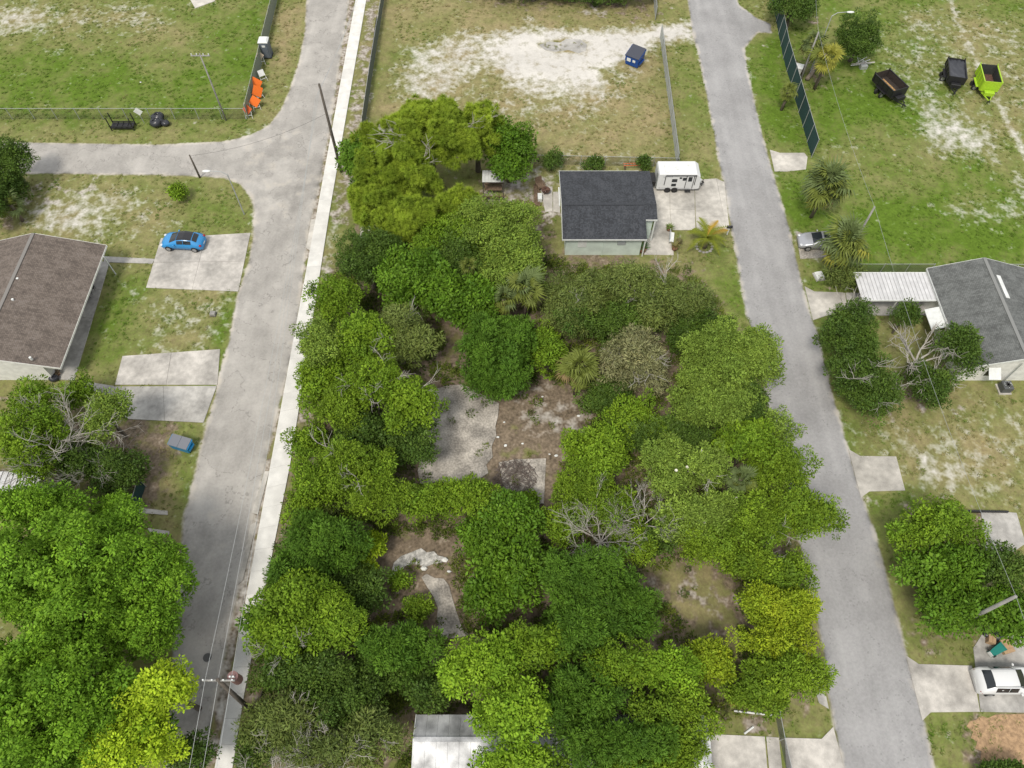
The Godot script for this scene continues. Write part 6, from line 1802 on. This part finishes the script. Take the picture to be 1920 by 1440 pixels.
	["pine", -5.68, -52.52, 2.58, 2.27, 4.4, "low pine crown left of the pale patio tree", {called = "pine_tree", gap = 0.2}],
	# lot, left middle
	["pepper", -12.33, -24.46, 3.08, 2.48, 4.5, "yellow olive tree left of the old slab", {bare = 2}],
	["pepper", -10.11, -22.34, 2.83, 2.17, 4.3, "olive green crown below the yellow olive tree", {bare = 1}],
	["bright", -15.17, -23.34, 2.05, 2.66, 4, "green crown at the sidewalk left of the yellow olive tree"],
	["bright", -6.63, -22.53, 2.4, 1.77, 2.8, "bright bush below the left end of the old slab"],
	["bright", -3.33, -22.97, 2.29, 1.7, 2.8, "bright bush below the old slab"],
	["laurel", 0, -21.06, 2.64, 2.15, 3.2, "bright glossy bush below the brush pile slab"],
	["laurel", -1.93, -19.35, 2.17, 2.09, 3, "glossy broad bush right of the broken white slab"],
	["laurel", 0, -17.26, 2.74, 2.4, 3.4, "glossy broad tree in the middle of the lower lot"],
	["laurel", -1.47, -15.06, 1.78, 2.01, 2.6, "glossy bush right of the long concrete remnant"],
	["fern", -14, -18.49, 3.11, 2.5, 4.5, "blue green feathery tree at the sidewalk", {lr = 0.9}],
	["fern", -15.63, -17.26, 2.35, 1.6, 3.4, "dark feathery branches overhanging the sidewalk"],
	["bright", -14.46, -14.47, 3.15, 1.85, 5, "bright green crown at the sidewalk below the feathery tree"],
	["bright", -12.42, -12.71, 2.37, 1.79, 4.8, "bright green crown left of the lower clearing"],
	["bright", -15.05, -11.69, 2.54, 2.11, 4.6, "green crown with a grey bare twig in its gap", {bare = 3, gap = 0.2}],
	["laurel", -17.8, -13.33, 1.44, 1.56, 3, "dark leafy crown reaching over the sidewalk"],
	["dark", -13.75, -9.81, 3.08, 1.54, 3.6, "dark green crown under the bright sidewalk trees"],
	["fern", -8.17, -11.17, 2.95, 2.12, 3.4, "dark feathery tree below the lower clearing"],
	["dark", -10.51, -15.53, 1.75, 1.56, 2.6, "dark bush left of the lower clearing"],
	["lime", -10.54, -19.52, 0.62, 0.94, 1.6, "little lime sapling above the lower clearing"],
	["lime", -10.93, -17.74, 0.65, 0.66, 1.4, "little yellow sapling left of the broken white slab"],
	["bright", -8.57, -16.88, 0.69, 0.65, 1, "small shrub in the lower clearing below the white slab"],
	["pepper", -6.92, -14.77, 0.87, 0.78, 1.1, "small yellowish shrub left of the long remnant"],
	["bright", 1.28, -23.37, 0.77, 0.6, 1, "small round bush on the brush pile slab"],
	# lot, bottom
	["fern", 5.24, -15.41, 3.37, 2.64, 5, "tall dark feathery tree in the lower middle", {lr = 1.0}],
	["fern", 7.89, -13.51, 2.31, 2.06, 4.2, "dark feathery tree left of the lower gap", {lr = 1.0}],
	["fern", 4.75, -12.4, 2.92, 1.96, 4.6, "dark feathery crown above the bottom bright green trees", {lr = 1.0}],
	["bright", 1.43, -11.21, 2.68, 1.73, 5.2, "bright crown between the glossy and feathery trees"],
	["mid", -2.09, -9.44, 2.96, 2.15, 5.6, "bright green crown above the metal roof"],
	["mid", 0, -6.87, 2.88, 2.03, 5.6, "bright green crown hanging over the metal roof"],
	["mid", 0, -4.19, 2.33, 1.34, 5, "bright green crown at the bottom edge beside the metal roof"],
	["bright", 2.34, -3.79, 1.67, 1.19, 4.4, "green crown at the bottom edge right of the metal roof crowns"],
	["pepper", 8.09, -3.82, 2.7, 1.05, 4, "olive green crown at the bottom edge left of the driveway"],
	["fern", 4.52, -7.94, 2.95, 2.27, 4.8, "deep green feathery tree at the bottom middle", {lr = 1.0}],
	["fern", 6.4, -5.11, 3.71, 1.83, 4.8, "deep green feathery tree at the bottom edge", {lr = 1.0}],
	["bright", 7.43, -9.89, 2.83, 1.52, 5, "bright crown below the dark feathery tree"],
	["mid", 10.3, -9.62, 2.49, 1.68, 4.6, "fresh green crown above the stained concrete driveway"],
	["pepper", 10.61, -7.06, 2.44, 1.93, 4.2, "olive lime crown beside the stained driveway"],
	["pepper", 10.63, -4.76, 1.89, 1.08, 3.6, "olive crown at the bottom by the stained driveway"],
	["dark", -11.38, -8.12, 2.67, 1.49, 3.6, "dark olive tree right of the leaning utility pole"],
	["olive", -14.73, -6.81, 2.45, 1.77, 3.6, "grey olive tree at the bottom by the sidewalk", {bare = 3}],
	["olive", -11.64, -4.9, 2.74, 1.54, 3.8, "olive tree with pale dead limbs at the bottom", {bare = 7, gap = 0.25}],
	["olive", -8.88, -6.17, 1.74, 1.75, 3.6, "olive tree at the left of the metal roof", {bare = 2}],
	["dark", -17.04, -5.39, 1.07, 1.61, 2, "dark bush squeezed by the bottom of the sidewalk"],
	# right side
	["dark", 29.91, -38.1, 2.34, 3.15, 3.6, "dark green crown near the carport driveway", {out = true, lr = 0.75, gap = 0.3, bare = 2}],
	["dark", 29.19, -34.34, 2.36, 2.92, 3.4, "dark green crown beside the right street opposite the thicket", {out = true, lr = 0.75, gap = 0.3, bare = 2}],
	["dark", 30.76, -32.42, 2.48, 2.21, 2.8, "dark green crown at the foot of the fallen limbs", {out = true, lr = 0.75, gap = 0.3, bare = 2}],
	["dark", 38.28, -36.35, 1.93, 2.22, 4, "dark crown hanging over the grey roof", {out = true, lr = 0.75, gap = 0.3, bare = 2}],
	["dark", 35.88, -33.23, 1.64, 1.92, 2.6, "dark crown in front of the grey roofed house", {out = true, lr = 0.75, gap = 0.3, bare = 2}],
	["dark", 35.53, -40.52, 1.15, 1.08, 3, "small dark crown above the bare limbs", {out = true}],
	["bright", 31.57, -19.9, 3.26, 2.29, 4, "bright green tree beside the grey concrete pad", {out = true}],
	["laurel", 31.03, -16.8, 3.1, 2.17, 3.6, "glossy green tree facing the right street", {out = true}],
	["laurel", 31.66, -14.08, 2.86, 1.89, 3, "glossy green tree above the cardboard boxes", {out = true}],
	["dark", 35.42, -16.67, 2.31, 1.76, 4, "dark green tree at the right edge below the pad", {out = true}],
	["laurel", 35.2, -13.74, 1.69, 1.86, 3.6, "green tree at the right edge above the white car", {out = true}],
	["olive", 31.9, -46.05, 1.79, 1.18, 1.4, "dark weedy bush under the palm by the carport", {out = true}],
	["dark", 32.91, -3.94, 1.14, 0.44, 1, "dark bush at the bottom right corner on bare soil", {out = true}],
]


func fan_frond(seed_: int, petiole: float, blade: float, droop: float) -> ArrayMesh:
	var g := RandomNumberGenerator.new()
	g.seed = seed_
	var st := SurfaceTool.new()
	st.begin(Mesh.PRIMITIVE_TRIANGLES)
	st.set_smooth_group(-1)
	var c := Vector3(petiole, 0, 0)
	for p in [Vector3(0, 0, -0.03), Vector3(0, 0, 0.03), c + Vector3(0, 0, 0.02), Vector3(0, 0, -0.03), c + Vector3(0, 0, 0.02), c + Vector3(0, 0, -0.02)]:
		st.set_color(Color(0.9, 0.95, 0.8))
		st.add_vertex(p)
	var n := 17
	for i in n:
		var a := lerpf(-1.95, 1.95, i / float(n - 1)) + g.randf_range(-0.05, 0.05)
		var l := blade * (1.0 - 0.22 * absf(a) / 1.95) * g.randf_range(0.6, 1.15)
		var d := Vector3(cos(a), 0, sin(a))
		var s := Vector3(-sin(a), 0, cos(a))
		var m := c + d * l * 0.6 + Vector3(0, -0.05 * droop + (0.05 if i % 2 else 0.0), 0)
		var e := c + d * l + Vector3(0, -0.4 * droop * l, 0)
		var v := g.randf_range(0.75, 1.2)
		st.set_color(Color(v, v, v))
		for p in [c, m - s * 0.065, m + s * 0.065, m - s * 0.065, e, m + s * 0.065]:
			st.add_vertex(p)
	st.generate_normals()
	return st.commit()

func feather_frond(seed_: int, length: float) -> ArrayMesh:
	var g := RandomNumberGenerator.new()
	g.seed = seed_
	var st := SurfaceTool.new()
	st.begin(Mesh.PRIMITIVE_TRIANGLES)
	st.set_smooth_group(-1)
	var n := 18
	for i in n:
		var t := (i + 1.0) / n
		var p := Vector3(length * t, 0.35 * length * sin(t * 2.2) - 0.33 * length * t * t, 0)
		var q := Vector3(length * (t - 1.0 / n), 0.35 * length * sin((t - 1.0 / n) * 2.2) - 0.33 * length * pow(t - 1.0 / n, 2), 0)
		st.set_color(Color(1.1, 1.05, 0.7))
		for k in [q + Vector3(0, 0, -0.02), p + Vector3(0, 0, -0.02), p + Vector3(0, 0, 0.02), q + Vector3(0, 0, -0.02), p + Vector3(0, 0, 0.02), q + Vector3(0, 0, 0.02)]:
			st.add_vertex(k)
		var l := 0.5 * sin(PI * clampf(t * 0.9 + 0.1, 0, 1)) + 0.12
		for s in [-1.0, 1.0]:
			var v := g.randf_range(0.8, 1.15)
			st.set_color(Color(v, v, v))
			var e := p + Vector3(l * 0.55, 0.06 - 0.25 * l, s * l * 0.9)
			for k in [p + Vector3(-0.06, 0, 0), e, p + Vector3(0.06, 0, 0)]:
				st.add_vertex(k)
	st.generate_normals()
	return st.commit()

func put_palms():
	var fans := [fan_frond(1, 0.9, 1.0, 1.0), fan_frond(2, 1.05, 1.0, 1.5), fan_frond(3, 0.75, 0.95, 2.0)]
	var tone := func(r: float, g: float, b: float) -> StandardMaterial3D:
		var m := leaf_mat(0.5, 0.3)
		m.albedo_color = lin(r * 0.8, g * 0.8, b * 0.72)
		return m
	var blue_green: StandardMaterial3D = tone.call(0.15, 0.2, 0.08)
	var green: StandardMaterial3D = tone.call(0.18, 0.22, 0.05)
	var yellow: StandardMaterial3D = tone.call(0.33, 0.33, 0.06)
	var dead: StandardMaterial3D = tone.call(0.3, 0.22, 0.12)
	var trunk := grainy(0.2, 0.16, 0.125, M.t1, 1.2, 0.95)
	# x, z, radius, spare, height, label, main tone, skirt tone, fronds
	var rows := [
		[1.18, -41.97, 2.08, 2.66, 5, "tall blue green fan palm behind the feathery round tree", blue_green, green, 34],
		[-0.71, -41.16, 1.62, 2.04, 4.2, "blue green fan palm beside the taller one", blue_green, yellow, 26],
		[5.58, -33.8, 2.23, 2.44, 4.4, "shaggy fan palm with brown skirt right of the feathery round tree", green, dead, 36],
		[17.51, -23.61, 1.47, 1.42, 4.6, "small fan palm inside the yellow green trees", blue_green, green, 26],
		[-3.93, -45.16, 1.18, 1.28, 4, "little fan palm in the upper thicket", green, dead, 18],
		[-13.42, -50.53, 1.76, 1.8, 3.2, "blue green palm half hidden below the pine", blue_green, green, 20],
		[34.54, -77.98, 2.08, 2.59, 4.4, "dark fan palm beside the grey pole at the top right", blue_green, green, 28],
		[35.65, -75.72, 2.05, 2.71, 4.2, "yellowish fan palm right of the grey pole", yellow, yellow, 28],
		[31.09, -72.05, 1.32, 2.04, 2.6, "fan palm growing through the dark green fence", green, green, 28],
		[31, -55.2, 2.84, 3.1, 4.4, "tall fan palm at the lower end of the dark green fence", blue_green, yellow, 64],
		[31.25, -47.73, 2.79, 2.78, 4.4, "tall fan palm hanging over the silver car", blue_green, yellow, 64],
		[15.38, -8.63, 0.96, 0.76, 1.6, "pale little palm above the stained driveway", yellow, yellow, 18],
		[14.83, -7.33, 0.66, 0.48, 0.9, "tiny palm at the end of the lying white pole", green, green, 12],
		[-50.57, -54.72, 1.61, 2.51, 2.2, "dark palm at the left edge of the sandy corner lot", blue_green, green, 18],
	]
	for r in rows:
		var g := RandomNumberGenerator.new()
		g.seed = hash(r[5])
		var h: float = r[4]
		var o := thing("fan_palm", r[5], "palm tree", Vector3(r[0], 0, r[1]))
		var k: float = r[2] / 1.9
		part("trunk", MB.new().smooth(true).tube([Vector3(0, -0.1, 0), Vector3(0.08, h * 0.5, 0.05), Vector3(0, h, 0)], [0.2, 0.16, 0.18], 9), trunk, o)
		var n: int = r[8]
		for i in n:
			var t := i / float(n)
			var f := MeshInstance3D.new()
			f.name = "frond"
			f.mesh = fans[g.randi() % 3]
			f.material_override = dead if t > 0.9 else (r[7] if t + g.randf_range(-0.2, 0.2) > 0.72 else [r[6], r[6], green][g.randi() % 3])
			var pitch := lerpf(1.45, -1.15, pow(t, 0.85)) + g.randf_range(-0.3, 0.3)
			f.basis = (Basis(Vector3.UP, i * 2.39996 + g.randf() * 0.4) * Basis(Vector3.BACK, pitch) * Basis(Vector3.RIGHT, g.randf_range(-0.8, 0.8))).scaled(Vector3.ONE * k * g.randf_range(0.65, 1.12))
			f.position = Vector3(0, h, 0)
			o.add_child(f, true)
	# feather palm in front of the green house
	var at := Vector3(19.37, 0, -51.15)
	var fp := thing("feather_palm", "feather palm in a ring of stones by the pale driveway", "palm tree", at)
	part("trunk", MB.new().smooth(true).tube([Vector3(0, -0.1, 0), Vector3(0, 0.6, 0), Vector3(0, 1.25, 0)], [0.3, 0.26, 0.2], 10), trunk, fp)
	var leaf: StandardMaterial3D = tone.call(0.24, 0.28, 0.035)
	var old: StandardMaterial3D = tone.call(0.46, 0.3, 0.05)
	var fm := [feather_frond(4, 2.3), feather_frond(6, 2.0)]
	for i in 15:
		var f := MeshInstance3D.new()
		f.name = "frond"
		f.mesh = fm[i % 2]
		f.material_override = old if i in [3, 8] else leaf
		f.basis = Basis(Vector3.UP, i * 2.39996) * Basis(Vector3.BACK, 0.85 - 0.085 * i)
		f.position = Vector3(0, 1.25, 0)
		fp.add_child(f, true)
	for i in 14:
		var a := TAU * i / 14
		part("ring_stone", MB.new().blob(Vector3(cos(a) * 0.8, 0.08, sin(a) * 0.8), Vector3(0.17, 0.11, 0.14), 0.15, i + 2, 4, 7), M.concrete_grey, fp)

func bare_tree(label: String, foot: Vector3, h: float, spread: Vector2, n: int, r: float, mat: Material, seed_: int, called := "bare_tree", depth := 3):
	var g := RandomNumberGenerator.new()
	g.seed = seed_
	var o := thing(called, label, "tree", foot)
	var fork := Vector3(0, h * 0.55, 0)
	part("trunk", MB.new().smooth(true).tube([Vector3(0, -0.1, 0), fork * 0.5 + Vector3(0.1, 0, 0), fork], [r * 1.2, r, r * 0.8], 8), mat, o)
	for i in n:
		var a := TAU * i / n + g.randf_range(-0.3, 0.3)
		var d := Vector3(cos(a) * spread.x, h * g.randf_range(0.25, 0.5), sin(a) * spread.y)
		var mb := MB.new().smooth(true)
		limb(mb, g, fork, d.normalized(), d.length() * g.randf_range(0.5, 0.7), r * 0.45, depth, 0.6)
		part("limb", mb, mat, o)
	return o

func put_bare_branches():
	bare_tree("grey leafless tree spreading over the left green trees", Vector3(-36.71, 0, -26.95), 6.5, Vector2(4.6, 4.6), 9, 0.2, M.bark_pale, 3)
	bare_tree("low grey leafless tree by the dark bush on the left", Vector3(-34.23, 0, -25.35), 3.6, Vector2(3.6, 2.6), 6, 0.13, M.bark_pale, 8)
	bare_tree("curly grey leafless tree in the middle of the lot", Vector3(6.7, 0, -19.21), 5.0, Vector2(3.2, 2.9), 10, 0.14, M.bark_pale, 5)
	bare_tree("second curly grey leafless tree beside the blossoms", Vector3(9.75, 0, -20.52), 5.2, Vector2(2.8, 2.6), 7, 0.12, M.bark_pale, 12)
	bare_tree("pale broken tree between the dark crowns on the right", Vector3(35.33, 0, -35.78), 4.2, Vector2(3.6, 3.4), 9, 0.24, M.bark_pale, 6, "bare_tree", 2)
	bare_tree("thin grey twigs beside the golden tree", Vector3(18.22, 0, -16.68), 3.6, Vector2(1.6, 1.6), 5, 0.08, M.bark_pale, 9)
	bare_tree("pale dead tree at the bottom by the leaning pole", Vector3(-13.03, 0, -3.95), 5.0, Vector2(3.0, 2.4), 7, 0.16, M.bark_pale, 15)
	bare_tree("grey dead tree left of the metal roof", Vector3(-15.46, 0, -3.31), 4.6, Vector2(2.2, 2.0), 6, 0.12, M.bark_pale, 16)
	bare_tree("dry twiggy shrub beside the blue bin", Vector3(-32.37, 0, -28.29), 1.5, Vector2(1.8, 1.3), 8, 0.05, M.bark_grey, 17, "dry_shrub")


func tuft(n: int, h: float, seed_: int) -> ArrayMesh:
	var g := RandomNumberGenerator.new()
	g.seed = seed_
	var st := SurfaceTool.new()
	st.begin(Mesh.PRIMITIVE_TRIANGLES)
	st.set_smooth_group(-1)
	for i in n:
		var a := g.randf() * TAU
		var b := Vector3(cos(a), 0, sin(a)) * g.randf_range(0.0, 0.09)
		var lean := Vector3(cos(a + g.randf_range(-1, 1)), 0, sin(a + g.randf_range(-1, 1))) * h * g.randf_range(0.4, 1.1)
		var s := Vector3(-sin(a), 0, cos(a)) * 0.022
		st.set_color(Color.WHITE * g.randf_range(0.75, 1.2))
		for p in [b - s, b + lean + Vector3(0, h * g.randf_range(0.5, 1.0), 0), b + s]:
			st.add_vertex(p)
	st.generate_normals()
	return st.commit()

func field(f: PackedFloat32Array, x: float, z: float) -> float:
	var i := clampi(int((x - GX0) / GW * LW), 0, LW - 1)
	var k := clampi(int((z - GZ0) / GH * LH), 0, LH - 1)
	return f[k * LW + i]

func scatter(called: String, label: String, mesh_: ArrayMesh, mat: Material, xf: Array, cols: Array):
	var mm := MultiMesh.new()
	mm.transform_format = MultiMesh.TRANSFORM_3D
	mm.use_colors = true
	mm.mesh = mesh_
	mm.instance_count = xf.size()
	for i in xf.size():
		mm.set_instance_transform(i, xf[i])
		mm.set_instance_color(i, cols[i])
	var o := MultiMeshInstance3D.new()
	o.name = numbered(called)
	o.multimesh = mm
	o.material_override = mat
	add_child(o)
	tag(o, label, "grass" if called == "grass" else "undergrowth", "", "stuff")

func put_grass():
	var g := RandomNumberGenerator.new()
	g.seed = 71
	var m := leaf_mat(0.8, 0.3)
	for b in [[-46.0, -34.0, -52.0, -39.0], [-59.5, -49.0, 4.5, 14.5], [-46.5, -34.5, 38.6, 49.0], [-8.0, 1.0, -7.0, 13.5]]:
		covered.append(PackedVector2Array([Vector2(b[2], b[0]), Vector2(b[3], b[0]), Vector2(b[3], b[1]), Vector2(b[2], b[1])]))
	covered.append(flat([-20.46, -99.98, -20.32, -55.77, -20.26, -26.56, -20.22, -9.02, -20.22, -2.37, -18.97, -2.37, -19.08, -9.02, -18.6, -27.05, -18.99, -55.77, -19.02, -99.98]))
	var boxes := []
	for pv in covered:
		var r := Rect2(pv[0], Vector2.ZERO)
		for p in pv:
			r = r.expand(p)
		boxes.append(r)
	var lot := flat([-17.16, -50.65, -13.13, -53.53, 4.29, -50.65, 5.28, -48.56, 17.44, -48.56, 21.77, -39.57, 21.87, -31.66, 22.2, -19.21, 22.25, -11.58, 19.97, -7.97, 13.9, -7.62, 0, -4.59, -9.41, -3.95, -18.46, -3.95, -18.94, -12.72, -18.22, -23.23, -17.53, -30.6, -18.55, -36.06, -17.97, -44.57])
	var xf := []
	var cols := []
	var clump_n := noise(0.25, 8, 2)
	for i in 75000:
		var x := g.randf_range(-70, 70)
		var z := g.randf_range(-100, 0)
		# nothing far outside what the map covers well
		if absf(x) > 38.0 - z * 0.36:
			continue
		if (x > -22.5 and x < -15.0 and z < -50.0) or (x > -23.0 and x < -18.5) or field(road, x, z) > 0.35 or field(sand, x, z) > 0.42:
			continue
		var p := Vector2(x, z)
		if Geometry2D.is_point_in_polygon(p, lot):
			continue
		var bad := false
		for k in boxes.size():
			if boxes[k].has_point(p) and Geometry2D.is_point_in_polygon(p, covered[k]):
				bad = true
				break
		if bad:
			continue
		var n := clump_n.get_noise_2d(x, z)
		if n < g.randf_range(-0.5, 0.25):
			continue
		var gr := clampf(field(green, x, z) + 0.1 + n * 0.5 + g.randf_range(-0.3, 0.3), 0.0, 1.0)
		var c := Color(0.3, 0.245, 0.12).lerp(Color(0.1, 0.175, 0.02), gr)
		var k2 := g.randf_range(0.5, 1.15)
		xf.append(Transform3D(Basis(Vector3.UP, g.randf() * TAU).scaled(Vector3(1.3, g.randf_range(0.5, 1.1), 1.3) * k2), Vector3(x, 0, z)))
		cols.append(c * g.randf_range(0.9, 1.2))
	scatter("grass", "short patchy grass tufts over the yards and fields", tuft(12, 0.16, 3), m, xf, cols)
	# leafy weeds between the trees of the lot
	xf = []
	cols = []
	var gaps := [flat([-8.61, -35.21, -0.95, -34.37, 4.79, -35.21, 6.98, -31.66, 4.02, -26.56, 3.03, -23, -1.3, -23, -3.09, -25.11, -7.92, -24.87]), flat([-11.44, -20.52, -4.87, -20.52, -3.56, -13.1, -5.52, -12.72, -7.37, -16.68, -10.73, -17.51]), flat([9.9, -17.51, 14.24, -19.21, 16.91, -17.51, 17.55, -13.88, 16.06, -11.96, 13.12, -13.49]), flat([-6.84, -42.65, -3.78, -42.02, -3.39, -36.63, -5.79, -36.35])]
	for i in 9000:
		var x := g.randf_range(-22, 28)
		var z := g.randf_range(-56, -4)
		var p := Vector2(x, z)
		if not Geometry2D.is_point_in_polygon(p, lot):
			continue
		var open := false
		for q in gaps:
			if Geometry2D.is_point_in_polygon(p, q):
				open = true
		if open and g.randf() > 0.05:
			continue
		if clump_n.get_noise_2d(x + 200.0, z) < g.randf_range(-0.7, 0.2):
			continue
		var s := g.randf_range(0.5, 1.3)
		xf.append(Transform3D(Basis(Vector3.UP, g.randf() * TAU).scaled(Vector3.ONE * s), Vector3(x, 0.15 * s, z)))
		cols.append(Color(0.06, 0.1, 0.016).lerp(Color(0.16, 0.2, 0.03), g.randf()))
	scatter("undergrowth", "leafy weeds on the ground between the trees of the lot", clumps.fine[0], m, xf, cols)
